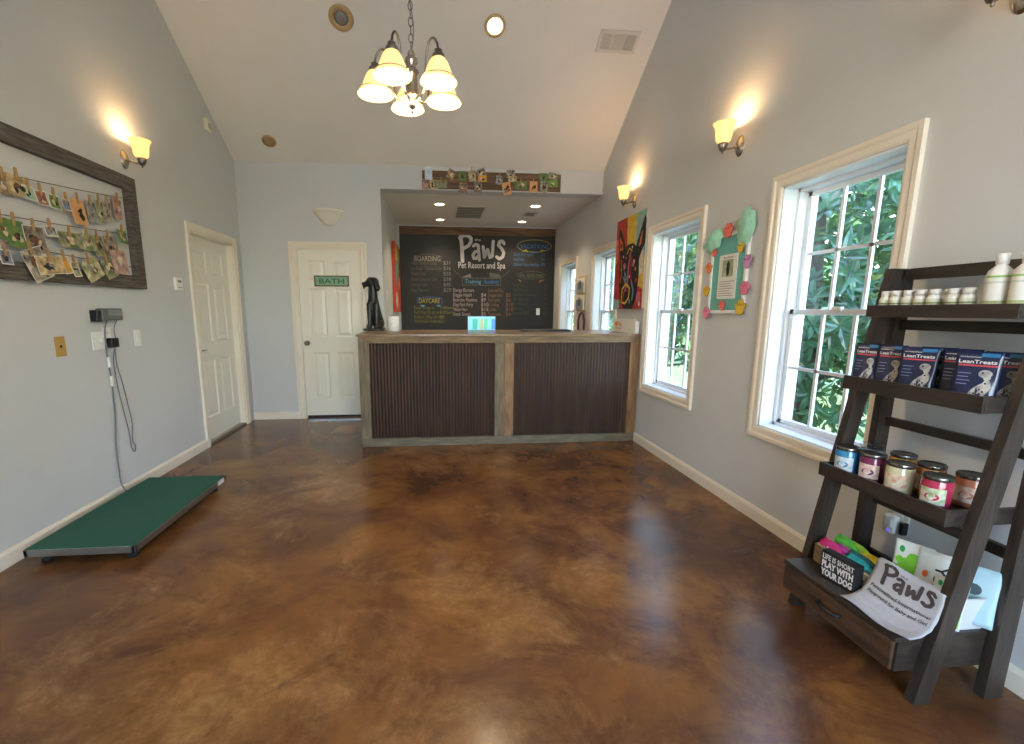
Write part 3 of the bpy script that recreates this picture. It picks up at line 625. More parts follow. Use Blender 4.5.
for x in (-.9, .9):
    for y in (-.23, .25): mb = MB(); mb.box(x-.025, x+.025, y-.025, y+.025, 0, .735, esp_v, .003); mb.build('leg', rt)
mb = MB(); mb.box(-.27, .27, -.1, .1, 0, .016, black, .004); mb.box(-.255, .255, -.085, .085, .016, .02, mat('laptop_grey', '#2c2d30', .4), .001)
props(mb.build('closed_laptop', loc=(1.18, 5.0, 1.10)), 'flat black closed laptop on the counter in front of the menu board', 'laptop')
rt = thing('brochure_tray', 'long white box with an orange logo, against the wall at the counter end', 'box', (1.995, 4.68, 1.1), RWALL)
mb = MB(); mb.box(-.27, .27, -.045, 0, 0, .12, white, .003); mb.build('box_body', rt)
mb = MB(); mb.box(-.29, .29, -.052, -.046, 0, .14, paper, .001); mb.build('front_card', rt)
mb = MB(); om = mat('orange_print', '#d08a4a', .6); mb.disc(-.19, .085, .04, .028, om, -.0522); mb.disc(-.12, .09, .04, .024, mat('tan_print', '#e0b98c', .6), -.0524); mb.disc(-.07, .075, .02, .018, om, -.0526); mb.box(-.23, -.05, -.053, -.0522, .035, .045, om); mb.build('logo', rt)
# ------------------------------------------------------------------ right wall behind the counter
rt = thing('brochure_holder', 'clear wall pocket of papers between the two farthest windows', 'wall pocket', (XR, 6.33, 1.32), RWALL)
mb = MB(); mb.box(-.17, .17, -.012, 0, 0, .48, mat('pocket_back', '#cbb487', .6)); mb.build('back_board', rt)
for z in (.02, .25):
    mb = MB(); mb.box(-.14, .14, -.03, -.014, z, z+.2, paper, .002); mb.box(-.1, .02, -.033, -.031, z+.05, z+.17, mat('print_grey', '#8c8a88', .5, var=.3, scale=30)); mb.build('paper_stack', rt)
    mb = MB(); mb.box(-.155, .155, -.045, -.042, z-.01, z+.14, clear_m); mb.build('clear_pocket', rt)
mb = MB(); pm = mat('plum_leather', '#6b3346', .55, var=.2)
mb.tube([(-.12, -.03, 0), (-.13, -.03, .14), (-.08, -.03, .23), (0, -.02, .26), (.08, -.03, .23), (.13, -.03, .14), (.12, -.03, 0)], .016, pm); mb.box(-.13, .13, -.05, -.01, -.25, .01, pm, .01)
props(mb.build('hanging_bag', loc=(XR, 6.25, 1.04)), 'plum coloured bag hanging below the wall pocket', 'bag').rotation_euler = (0, 0, RWALL)
# ------------------------------------------------------------------ dog painting
rt = thing('dog_painting', 'bright canvas painting of a dark dog head with upright ears', 'painting', (XR-.004, 4.70, 1.345), RWALL)
W, H = .72, .93
mb = MB(); mb.box(-W/2, W/2, -.038, 0, 0, H, mat('canvas_edge', '#b9b0a0', .8, var=.1), .002); mb.build('canvas', rt)
def paintm(n, c, v=.18): return mat('paint_'+n, c, .55, var=v, scale=22, bump=.5, bscale=50)
Rd, Ye, Te, Bk, Og, Wh, Bl, Pk = paintm('red', '#b3352e'), paintm('yellow', '#d9b540'), paintm('teal', '#8fb3a8'), paintm('black', '#231f22', .5), paintm('orange', '#d9713e'), paintm('cream', '#d9cfc0'), paintm('blue', '#6d8fa8'), paintm('pink', '#c06a78')
mb = MB(); y = -.0382; A = lambda L: [(-W/2+a*W, b*H) for a, b in L]
mb.flat(A([(0, 0), (1, 0), (1, 1), (0, 1)]), Rd, y, .0006)
mb.flat(A([(.42, .6), (.68, .6), (.7, 1), (.38, 1)]), Ye, y, .0009); mb.flat(A([(.68, .5), (1, .5), (1, 1), (.7, 1)]), Te, y, .0009)
mb.flat(A([(0, 0), (.22, 0), (.22, .1), (0, .12)]), Te, y, .0009); mb.flat(A([(0, .5), (.1, .55), (.12, .78), (0, .8)]), Og, y, .0009)
mb.flat(A([(.8, .25), (1, .2), (1, .55), (.82, .5)]), Ye, y, .0010); mb.flat(A([(.82, .34), (.97, .36), (.96, .62), (.84, .6)]), Wh, y, .0012)
mb.flat(A([(.24, .1), (.4, .0), (.7, .0), (.82, .12), (.86, .35), (.84, .55), (.78, .64), (.62, .7), (.45, .7), (.33, .66), (.22, .6), (.17, .5), (.18, .3)]), Bk, y, .0014)
mb.flat(A([(.2, .55), (.1, .7), (.1, .92), (.2, .86), (.32, .74), (.36, .64)]), Bk, y, .0016)
mb.flat(A([(.7, .62), (.8, .76), (.96, .94), (1, .9), (1, .66), (.9, .58), (.84, .52)]), Bk, y, .0016)
mb.flat(A([(.15, .66), (.14, .82), (.24, .74), (.28, .66)]), Og, y, .0019); mb.flat(A([(.8, .64), (.88, .78), (.92, .8), (.88, .66)]), Og, y, .0019); mb.flat(A([(.17, .68), (.18, .76), (.24, .7)]), Bk, y, .0021)
for L, c, w in (([(.55, .6), (.5, .45), (.5, .3), (.42, .2)], Pk, .03), ([(.6, .55), (.58, .4), (.62, .28)], Rd, .02), ([(.35, .35), (.4, .3), (.45, .33), (.38, .4)], Bl, .03), ([(.3, .08), (.32, .22), (.45, .28), (.58, .22), (.56, .12), (.45, .06), (.34, .07)], Ye, .022), ([(.62, .3), (.7, .2), (.68, .1)], Bl, .028), ([(.36, .1), (.4, .2), (.5, .2)], Rd, .02), ([(.42, .6), (.5, .66), (.6, .62)], Ye, .014), ([(.24, .55), (.26, .38), (.22, .3)], Og, .014)):
    mb.stroke(A(L), w, c, y, .0024)
for (a, b, r, c) in ((.34, .48, .018, Wh), (.68, .5, .018, Wh), (.36, .47, .03, Pk), (.66, .48, .026, Pk), (.47, .15, .04, Bk), (.3, .58, .012, Wh), (.6, .66, .012, Wh), (.74, .42, .014, Ye), (.4, .56, .01, Og), (.55, .35, .012, Wh), (.25, .44, .012, Ye), (.78, .3, .02, Rd), (.88, .12, .05, Pk), (.92, .05, .02, Wh), (.6, .08, .02, Bl)):
    mb.disc(-W/2+a*W, b*H, r, r*1.2, c, y, .0022+r*.02, 10)
mb.build('painted_picture', rt)
rt = thing('abstract_painting', 'red and multicoloured canvas on the alcove side wall', 'painting', (XA+.004, 7.3, 1.3), LWALL)
mb = MB(); mb.box(-.47, .47, -.04, 0, 0, 1.0, mat('canvas_edge_red', '#b8452e', .7, var=.2, scale=20), .002); mb.build('canvas', rt)
mb = MB(); rg = random.Random(5)
mb.flat([(-.47, 0), (.47, 0), (.47, 1), (-.47, 1)], Rd, -.0402, .0006)
for k, (a, b, c, d, m) in enumerate(((-.4, 0, .75, .98, Ye), (-.1, .3, .5, .95, paintm('green', '#6f9a55')), (-.45, -.1, .4, .7, Bl), (-.2, .45, .1, .45, Og), (.15, .45, .55, .8, Bk), (-.4, -.15, .05, .3, Wh), (.0, .3, .2, .35, Bk))): mb.disc((a+b)/2, (c+d)/2, (b-a)/2, (d-c)/2, m, -.0402, .0008+k*.0002, 14, .3*k)
mb.build('painted_picture', rt)
mb = MB(); mb.box(-.035, .035, -.006, 0, 0, .115, white, .002); mb.box(-.006, .006, -.014, -.005, .045, .07, white, .002)
props(mb.build('light_switch', loc=(XA, 6.07, 1.46)), 'white light switch just inside the alcove, above the canister', 'light switch').rotation_euler = (0, 0, LWALL)
# ------------------------------------------------------------------ paw print board
rt = thing('paw_print_board', 'teal memorial board with paw cutouts and bows on the right wall', 'notice board', (XR, 3.075, 1.305), RWALL)
W, H = .40, .545
mb = MB(); mb.box(-W/2+.015, W/2-.015, -.012, 0, .015, H-.015, teal); mb.build('backing_card', rt)
mb = MB()
for a in ((-W/2, W/2, 0, .022), (-W/2, W/2, H-.022, H), (-W/2, -W/2+.022, 0, H), (W/2-.022, W/2, 0, H)): mb.box(a[0], a[1], -.02, 0, a[2], a[3], white, .002)
mb.build('board_frame', rt)
mb = MB(); mb.box(-.1, .1, -.016, -.0125, .1, .4, paper); mb.box(-.06, .06, -.0168, -.0162, .25, .365, mat('photo_green', '#7a8f5a', .5, col2='#c8cdb8', scale=30)); mb.disc(.005, .305, .018, .05, black, -.0169, .0004)
text(mb, 'Best Friend', -.05, .375, .1, .012, black, -.0162, .0004)
for k in range(7): mb.box(-.085, .085-.02*(k % 3), -.0166, -.0162, .12+.016*k, .124+.016*k, mat('print_line', '#8b8680', .6))
mb.build('memorial_sheet', rt)
pc = {'coral': '#f07868', 'orange': '#f09058', 'yellow': '#dfb93a', 'pink': '#f08aa0', 'lilac': '#c58fb8', 'hot': '#ee7f9a'}
for (yy, z, r, c) in ((3.093, 1.864, .05, 'coral'), (3.232, 1.732, .028, 'coral'), (3.289, 1.63, .04, 'orange'), (3.293, 1.467, .038, 'yellow'), (3.274, 1.308, .045, 'pink'), (3.09, 1.36, .036, 'coral'), (2.891, 1.345, .052, 'yellow'), (2.866, 1.468, .045, 'hot'), (2.863, 1.635, .045, 'lilac'), (2.942, 1.733, .034, 'yellow')):
    x = 3.075-yy; z -= 1.305; m = mat('foam_'+c, pc[c], .6, var=.05); dk = mat('foam_'+c+'_line', [v*.45 for v in hx(pc[c])[:3]]+[1], .6)
    mb = MB(); base = -.021
    TO = ((-.74, .2, .3), (-.27, .62, .1), (.27, .62, -.1), (.74, .2, -.3))
    mb.disc(x, z-.32*r, r*.8, r*.66, dk, base, .004, 20)
    for i, (ox, oz, ro) in enumerate(TO): mb.disc(x+ox*r, z+oz*r, r*.32, r*.38, dk, base, .0038+.0001*i, 12, ro)
    mb.disc(x, z-.32*r, r*.73, r*.59, m, base-.0042, .003, 20)
    for i, (ox, oz, ro) in enumerate(TO): mb.disc(x+ox*r, z+oz*r, r*.26, r*.32, m, base-.0042, .0032, 12, ro)
    mb.build('paw_cutout', rt)
def bow(x, z, s, r1, r2, ang):
    mb = MB(); vs = []; fs = []; n = 22; rings = 6
    for j in range(rings+1):
        for k in range(n):
            a = 2*PI*k/n; rr = (j/rings)*(1+.07*math.sin(5*a+j)*(j/rings)+.04*math.sin(9*a)); px = r1*rr*math.cos(a); pz = r2*rr*math.sin(a)
            d = -.02-.02*math.cos(PI/2*j/rings)-.008*math.sin(7*a+j*2)*(j/rings)
            vs.append((x+px*math.cos(ang)-pz*math.sin(ang), d, z+px*math.sin(ang)+pz*math.cos(ang)))
    for j in range(rings):
        for k in range(n): fs.append((j*n+k, j*n+(k+1) % n, (j+1)*n+(k+1) % n, (j+1)*n+k))
    mb.add(vs, fs, cello, True); mb.build('cellophane_bow', rt)
bow(-.19, .515, 1, .11, .075, .35); bow(.16, .555, 1, .088, .12, -.1)
# ------------------------------------------------------------------ clothespin photo frame, left wall
def LY(u, v, x=XL):    # where a feature seen on the left wall sits (y, z) on that wall
    return at(u, v, 0, x)
_f, _yaw, _pit, _rol, _h, _cx, _cy = 456.976, .0938, .1699, .0029, 1.315, 480.668, 389.608
def _basis():
    cy, sy = math.cos(_yaw), math.sin(_yaw); r = Vector((cy, -sy, 0)); f = Vector((sy, cy, 0)); u = Vector((0, 0, 1))
    f2 = f*math.cos(_pit)-u*math.sin(_pit); u2 = u*math.cos(_pit)+f*math.sin(_pit)
    return r*math.cos(_rol)+u2*math.sin(_rol), -r*math.sin(_rol)+u2*math.cos(_rol), f2
BR, BU, BF = _basis()
def at(u, v, ax, val):
    d = BR*((u-_cx)/_f)-BU*((v-_cy)/_f)+BF; C = Vector((0, 0, _h)); t = (val-C[ax])/d[ax]; return C+d*t
FY0, FY1, FZ0, FZ1 = 2.08, 3.79, 1.472, 2.262
rt = thing('clothespin_photo_frame', 'big weathered wood frame strung with wires on the left wall', 'photo frame', (XL, 3.0, FZ0), LWALL)
a, b, H, fw = FY0-3.0, FY1-3.0, FZ1-FZ0, .092
for (p, q, r, s, m) in ((a, b, 0, fw, old_wood_h), (a, b, H-fw, H, old_wood_h), (a, a+fw, fw, H-fw, old_wood), (b-fw, b, fw, H-fw, old_wood)):
    mb = MB(); mb.box(p, q, -.045, 0, r, s, m, .003); mb.build('frame_board', rt)
WIRES = [((8, 172), (131, 201)), ((0, 212), (134, 236)), ((0, 240), (110, 262))]
wz = []
for (p, q) in WIRES:
    A_ = at(p[0], p[1], 0, XL+.03); B_ = at(q[0], q[1], 0, XL+.03); sl = (B_.z-A_.z)/(B_.y-A_.y); z0 = A_.z+sl*(FY0-A_.y); z1 = A_.z+sl*(FY1-A_.y); wz.append((A_.y, A_.z, sl))
    mb = MB(); mb.tube([(FY0+fw+(FY1-FY0-2*fw)*i/14-3.0, -.03, z0+(z1-z0)*i/14-FZ0-.012*math.sin(PI*i/14)) for i in range(15)], .0022, wire_m, n=6); mb.build('wire', rt)
PR = random.Random(12)
def photo_card(name, label, loc, rz, w, h, tilt, bord, pm_, lift, grp, spot=None, bow_=.004):
    """hanging photo card: top centre at loc; lift = distance in front of the wall"""
    rt = thing(name, label, 'photo', loc, 0, grp, rot=(0, tilt, rz))
    b = bord
    def bend(p): return Vector((p.x, p.y-lift-bow_*((p.z/h)**2)*3+.02*0, p.z))
    mb = MB(); nseg = 5
    for i in range(nseg):
        z0, z1 = -h+h*i/nseg, -h+h*(i+1)/nseg
        mb.add([(-w/2, 0, z0), (w/2, 0, z0), (w/2, 0, z1), (-w/2, 0, z1), (-w/2, .0008, z0), (w/2, .0008, z0), (w/2, .0008, z1), (-w/2, .0008, z1)], [(0, 1, 2, 3), (4, 7, 6, 5), (0, 3, 7, 4), (1, 5, 6, 2)], paper if b else pm_)
    mb.build('card', rt, map=bend)
    if b or spot:
        mb = MB(); e = .0006
        if b:
            for i in range(nseg):
                bb = b*2.2 if b > .006 else b; H2 = h-b-bb; z0, z1 = -h+bb+H2*i/nseg, -h+bb+H2*(i+1)/nseg
                mb.add([(-w/2+b, -e, z0), (w/2-b, -e, z0), (w/2-b, -e, z1), (-w/2+b, -e, z1)], [(0, 1, 2, 3)], pm_)
        if spot:
            n = 12
            for q in range(5):
                sp2 = spot if q < 3 else PR.choice(spots); cx = PR.uniform(-.2, .2)*w; cz = -h*PR.uniform(.38, .72); ra, rb = w*PR.uniform(.07, .2), h*PR.uniform(.06, .17); an = PR.uniform(0, 3)
                pts = []
                for k in range(n):
                    a = 2*PI*k/n; ex, ez = ra*math.cos(a), rb*math.sin(a); wob = 1+.18*math.sin(3*a+q)
                    px, pz = cx+(ex*math.cos(an)-ez*math.sin(an))*wob, cz+(ex*math.sin(an)+ez*math.cos(an))*wob
                    pts.append((max(-w/2+b+.001, min(w/2-b-.001, px)), -(2+.4*q)*e, max(-h+b*2.3+.001, min(-b-.001, pz))))
                mb.add(pts, [list(range(n))], sp2)
        mb.build('print', rt, map=bend)
    return rt
PIN = None
def clothespin(label, loc, rz, tilt, grp, s=1):
    global PIN
    mb = MB(); 
    rt = thing('clothespin', label, 'clothespin', loc, 0, grp, rot=(0, tilt, rz))
    if PIN is None:
        mb.prism([(-.005, .04), (-.0015, .04), (.0, .005), (-.001, -.025), (-.006, -.03), (-.007, 0)], 0, -.0045, .0045, pin_wood)
        mb.T = Matrix.Scale(-1, 4, (0, 1, 0)); mb.prism([(-.005, .04), (-.0015, .04), (.0, .005), (-.001, -.025), (-.006, -.03), (-.007, 0)], 0, -.0045, .0045, pin_wood); mb.T = Matrix()
        j = mb.build('wooden_jaws', rt)
        mb = MB(); mb.tube([(-.006, -.001+.004*math.cos(k), .006+.004*math.sin(k)) for k in range(7)]+[(.006, -.001+.004*math.cos(k), .006+.004*math.sin(k)) for k in range(7)], .0008, steel, n=5); s2 = mb.build('spring', rt)
        PIN = (j.data, s2.data)
    else:
        for nm, d in (('wooden_jaws', PIN[0]), ('spring', PIN[1])):
            o = bpy.data.objects.new(nm, d); COL.objects.link(o); o.parent = rt
    rt.scale = (s, s, s)
    return rt
spots = [mat('fur_black', '#221d1b', .6, var=.3), mat('fur_cream', '#d8c4a2', .6, var=.2), mat('fur_brown', '#70492f', .6, var=.3), mat('fur_grey', '#8a8583', .6, var=.2)]
ph_orange = mat('print_orange', '#d9a066', .4, var=.1); ph_green = mat('print_green', '#3f6b34', .4, col2='#7d9150', scale=25); ph_mint = mat('print_mint', '#9fc4ae', .4, var=.1); ph_red = mat('print_red', '#8b3a32', .4, col2='#b98a78', scale=25)
ph_blue = mat('print_blue', '#3f5578', .4, col2='#8f9db0', scale=30); ph_pink = mat('print_pinkish', '#8f5f58', .4, col2='#d8b8a8', scale=18); ph_yel = mat('print_amber', '#d69a35', .4, var=.2)
# u, v of card centre, size on the wall (m), tilt, border, print, spot, words
row1 = [(3, 185, .055, .1, 0, 0, photo_mat(0), 1, 'dark brown photo of a tan dog'), (17, 186, .095, .105, -.03, 0, photo_mat(6), 0, 'photo of a small black dog on cream'), (28.5, 193, .058, .075, .05, .006, ph_mint, 0, 'mint edged instant photo'), (41, 198, .058, .08, .1, .006, ph_red, 2, 'red toned instant photo'), (54, 202, .058, .082, -.03, .006, ph_green, 0, 'green and black instant photo'), (66, 205, .045, .065, 0, .005, ph_blue, None, 'small blue instant photo'), (78.5, 212, .085, .15, 0, 0, ph_orange, 0, 'large orange photo with a black shape'), (91, 212, .055, .13, 0, 0, photo_mat(4), 3, 'bluish photo of a grey dog'), (99.5, 212, .05, .14, 0, 0, photo_mat(2), 1, 'narrow green photo'), (107.5, 212, .055, .13, .04, 0, photo_mat(1), 2, 'photo of a brown and white dog'), (117.5, 209, .06, .14, -.12, 0, photo_mat(3), 3, 'tilted violet and brown photo')]
row2 = [(1, 228, .06, .11, 0, 0, ph_green, 1, 'green photo cut off by the picture edge'), (15, 234, .085, .14, .02, 0, ph_green, 1, 'green photo of a pale dog'), (35, 240, .1, .15, .06, .004, photo_mat(7), 0, 'grey photo of a dark puppy'), (50, 231, .06, .06, .1, .006, photo_mat(4), 0, 'small dark instant photo'), (70, 240, .13, .09, .06, 0, photo_mat(2), 1, 'wide green garden photo'), (87, 242, .06, .1, 0, 0, photo_mat(5), 1, 'photo of a white dog on green'), (98, 246, .07, .13, .1, 0, photo_mat(2), 2, 'olive photo of a brown dog'), (109, 246, .07, .13, .12, 0, photo_mat(0), 3, 'dark photo with a slanting figure'), (122, 237, .07, .09, -.05, 0, ph_green, 1, 'small green photo by the right end')]
row3 = [(5, 257, .05, .075, 0, .006, ph_blue, 0, 'blue instant photo low in the corner'), (35, 264, .1, .17, .38, .003, photo_mat(1), 3, 'large tilted photo spilling over the lower board'), (50, 265, .14, .1, .12, .003, photo_mat(6), 0, 'sandy photo of a black dog lying down'), (65, 265, .045, .1, .22, .005, ph_yel, None, 'amber instant photo'), (75, 269, .045, .09, .15, .006, photo_mat(5), 0, 'black and yellow instant strip'), (91, 269, .11, .13, .45, 0, photo_mat(5), 2, 'green tilted photo over the lower board'), (108, 268, .08, .13, .35, 0, photo_mat(2), 1, 'dull green photo turned to the right'), (119, 262, .11, .16, .1, 0, ph_pink, 3, 'large pinkish photo at the lower right')]
ordn = ['first', 'second', 'third', 'fourth', 'fifth', 'sixth', 'seventh', 'eighth', 'ninth', 'tenth', 'eleventh']
for ri, (row, wn) in enumerate(((row1, 'top'), (row2, 'middle'), (row3, 'bottom'))):
    for i, (u, v, w, h, tl, bd, pm_, sp_, words) in enumerate(row):
        w *= 1.35; lift = .036+.009*ri+.0022*(i % 3)
        if ri == 2: lift = .062+.003*(i % 3)
        c = at(u, v, 0, XL+lift); top = Vector((XL, c.y, c.z+h/2*math.cos(tl)))
        off = h/2*math.sin(tl)
        yy = c.y-off*.6
        photo_card('hanging_photo', '%s, %s from left on the %s wire' % (words, ordn[i], wn), (XL, yy, top.z), LWALL, w, h, -tl, bd, pm_, lift, 'photos pegged on the %s wire' % wn, None if sp_ is None else spots[sp_])
        clothespin('wooden clothespin, %s from left on the %s wire of the wall frame' % (ordn[i], wn), (XL+lift+.002, yy, top.z), LWALL, -tl*.5, 'clothespins on the %s wire' % wn)
# ------------------------------------------------------------------ photo plank over the alcove
rt = thing('photo_plank', 'long wooden plank rack for photos above the alcove opening', 'photo rack', (.665, YB, 2.725), BWALL)
mb = MB(); pw = mat('plank_brown', '#59402c', .75, col2='#84654a', scale=4, stretch=(.8, 3, 10), bump=.5)
for z in (0, .066, .132): mb.box(-.82, .82, -.022, 0, z, z+.063, pw, .003)
mb.build('planks', rt)
for z in (.055, .13): mb = MB(); mb.tube([(-.8, -.027, z), (0, -.027, z-.006), (.8, -.027, z)], .002, wire_m, n=6); mb.build('wire', rt)
PP = [(-.08, 2.955, .075, .13, 0, .004, mat('print_sky', '#a9c3e0', .4, col2='#e8eef2', scale=18), None, 'bright white and blue photo standing above the left end'), (-.11, 2.82, .06, .1, .1, 0, photo_mat(3), 1, 'tan photo below the left end'), (-.03, 2.81, .08, .09, -.15, 0, photo_mat(6), 2, 'brown photo tucked at the lower left'), (.06, 2.81, .13, .075, 0, 0, photo_mat(2), 3, 'wide dull green photo'), (.205, 2.93, .08, .1, .5, 0, photo_mat(0), 1, 'turned photo of a white faced dog'), (.31, 2.92, .08, .1, 0, 0, ph_green, 2, 'green photo with an orange dog'), (.325, 2.79, .085, .1, .1, 0, photo_mat(0), 2, 'dark brown photo hanging below the plank'), (.42, 2.93, .075, .11, -.1, 0, photo_mat(5), 0, 'photo of a black and white dog on grass'), (.52, 2.95, .09, .08, -.3, 0, photo_mat(7), 0, 'tilted grey photo above the plank'), (.545, 2.88, .09, .065, 0, 0, ph_yel, 1, 'yellow photo near the middle'), (.495, 2.81, .08, .11, 0, 0, photo_mat(7), 0, 'grey photo hanging below the middle'), (.75, 2.88, .07, .09, .1, 0, photo_mat(4), 3, 'pale grey photo right of the middle'), (.82, 2.81, .09, .13, -.2, 0, ph_orange, 0, 'tilted orange photo with a black dog'), (.88, 2.95, .09, .08, 0, 0, photo_mat(1), 0, 'dark photo above the plank right of the middle'), (.9, 2.88, .09, .06, 0, 0, photo_mat(6), 1, 'cream coloured photo'), (1.0, 2.825, .13, .08, 0, 0, ph_green, 1, 'bright green photo'), (1.155, 2.83, .085, .11, 0, 0, ph_orange, 0, 'tan photo with a dark puppy'), (1.27, 2.925, .09, .09, 0, 0, ph_green, 0, 'green photo with a dark dog face'), (1.28, 2.83, .08, .12, 0, 0, photo_mat(1), 0, 'photo of a tall black and white dog'), (1.39, 2.93, .1, .07, .2, 0, photo_mat(2), 1, 'tilted photo at the upper right end'), (1.39, 2.85, .1, .07, 0, 0, mat('print_lime', '#6f9a3c', .4, var=.2), 1, 'lime green photo at the right end')]
for i, (x, z, w, h, tl, bd, pm_, sp_, words) in enumerate(PP):
    w *= 1.12; h *= 1.1; lf = .030+.003*(i % 4)
    photo_card('rack_photo', words+' of the plank over the alcove' if 'plank' not in words else words+' over the alcove', (x, YB, z), BWALL, w, h, tl, bd, pm_, lf, 'photos clipped on the plank', None if sp_ is None else spots[sp_], .001)
    if i in (2, 3, 7, 11, 15, 16): clothespin('wooden clothespin over the alcove, holding the %s' % ' '.join(words.split()[:5]), (x, YB-lf-.002, z), BWALL, 0, 'clothespins on the plank', .9)
# ------------------------------------------------------------------ left wall bits
def plate(name, label, cat, y, z, w, h, m, kind):
    rt = thing(name, label, cat, (XL, y, z), LWALL)
    mb = MB(); mb.box(-w/2, w/2, -.006, 0, -h/2, h/2, m, .002); mb.build('cover_plate', rt)
    mb = MB()
    if kind == 'toggle': mb.box(-.005, .005, -.018, -.006, -.008, .008, white, .001); mb.box(-.012, .012, -.0075, -.006, -.02, .02, white)
    elif kind == 'double':
        for x in (-.023, .023): mb.box(x-.005, x+.005, -.018, -.006, -.008, .01, white, .001); mb.box(x-.012, x+.012, -.0075, -.006, -.02, .02, white)
    elif kind == 'rocker': mb.box(-.016, .016, -.0095, -.006, -.032, .032, white, .002)
    elif kind == 'outlet':
        for z_ in (-.02, .02): mb.box(-.016, .016, -.0085, -.006, z_-.013, z_+.013, white, .002)
        for z_ in (-.02, .02):
            for x in (-.007, .007): mb.box(x-.0015, x+.0015, -.0088, -.0084, z_-.002, z_+.008, black)
    elif kind == 'jack': mb.box(-.008, .008, -.008, -.006, -.008, .008, black, .001)
    mb.build({'toggle': 'toggle', 'double': 'toggle', 'rocker': 'rocker', 'outlet': 'socket', 'jack': 'jack'}[kind], rt); return rt
plate('cable_plate', 'tan wall plate left of the white switches', 'wall plate', 2.952, 1.10, .075, .118, mat('tan_plastic', '#c09a52', .5, var=.05), 'jack')
plate('switch_plate', 'white double switch plate left of the scale cords', 'light switch', 3.262, 1.115, .105, .118, white, 'double')
plate('outlet_plate', 'white outlet plate the black adapter is plugged into', 'outlet', 3.352, 1.14, .072, .118, white, 'outlet')
plate('light_switch', 'white single switch plate right of the scale cords', 'light switch', 3.667, 1.11, .072, .118, white, 'rocker')
mb = MB(); mb.box(-.036, .036, -.045, -.009, -.032, .032, black, .005)
props(mb.build('power_adapter', loc=(XL, 3.365, 1.095)), 'black power adapter plugged in below the scale readout', 'power adapter').rotation_euler = (0, 0, LWALL)
rt = thing('scale_readout', 'grey digital readout of the pet scale on the left wall', 'scale display', (XL, 3.36, 1.285), LWALL)
mb = MB(); mb.box(-.1, .1, -.055, -.01, -.038, .042, grey, .008); mb.build('housing', rt)
mb = MB(); mb.box(-.045, .085, -.0565, -.055, -.005, .032, mat('lcd', '#7f8a86', .3), .001); mb.build('lcd', rt)
mb = MB(); mb.box(-.14, -.095, -.05, -.0, -.045, .03, black, .006); mb.build('bracket', rt)
def cord(name, label, pts, r, m):
    P_ = [Vector(p) for p in pts]; out = []
    for i in range(len(P_)-1):
        p0, p1, p2, p3 = P_[max(0, i-1)], P_[i], P_[i+1], P_[min(len(P_)-1, i+2)]
        for k in range(5):
            t = k/5; out.append(.5*((2*p1)+(p2-p0)*t+(2*p0-5*p1+4*p2-p3)*t*t+(3*p1-p0-3*p2+p3)*t**3))
    out.append(P_[-1]); mb = MB(); mb.tube(out, r, m, n=6); return props(mb.build(name), label, 'cord')
xw = XL+.012
cgm = mat('grey_cord', '#6a6a72', .5, var=.05)
c1 = cord('readout_cable', 'grey cable running from the readout down to the green scale', [(XL+.03, 3.33, 1.245), (xw, 3.325, 1.18), (xw, 3.315, 1.0), (xw, 3.325, .85), (xw, 3.315, .6), (xw, 3.285, .4), (xw+.02, 3.25, .22), (xw+.03, 3.24, .13), (xw+.08, 3.2, .092)], .0048, cgm)
mb = MB(); mb.box(xw-.004, xw+.012, 3.31, 3.326, .93, 1.0, white, .003); mb.box(xw-.004, xw+.012, 3.312, 3.328, .8, .87, white, .003); mb.build('cable_clip', c1)
cord('adapter_cable', 'thin looped cord dangling from the black adapter', [(XL+.03, 3.375, 1.065), (xw, 3.37, .98), (xw, 3.375, .8), (xw, 3.405, .6), (xw, 3.43, .45), (xw, 3.435, .34), (xw, 3.46, .29), (xw, 3.48, .33), (xw, 3.455, .38), (xw, 3.475, .5), (xw, 3.455, .65), (xw, 3.43, .8), (xw, 3.395, .95), (xw+.01, 3.385, 1.07)], .0032, cgm)
cord('readout_power_cord', 'short cord joining the readout to the black adapter', [(XL+.03, 3.43, 1.25), (xw, 3.42, 1.2), (xw+.01, 3.4, 1.15), (XL+.035, 3.39, 1.12)], .0032, cgm)
rt = thing('thermostat', 'white thermostat beside the left wall door', 'thermostat', (XL, 4.288, 1.54), LWALL)
mb = MB(); mb.box(-.055, .055, -.022, 0, -.055, .055, white, .006); mb.build('housing', rt)
mb = MB(); mb.box(-.025, .028, -.023, -.022, .012, .032, mat('thermostat_lcd', '#6d7570', .3)); mb.box(-.04, .04, -.0235, -.022, -.03, -.026, grey); mb.build('display', rt)
rt = thing('motion_detector', 'small white alarm box high on the left wall near the ceiling', 'detector', (XL, 5.086, 3.105), LWALL)
mb = MB(); mb.box(-.042, .042, -.04, 0, -.06, .06, mat('ivory_plastic', '#e6dfc8', .4), .01); mb.build('housing', rt)
mb = MB(); mb.box(-.028, .028, -.0415, -.038, -.03, .02, mat('ivory_lens', '#cfc8b4', .2), .002); mb.build('lens', rt)
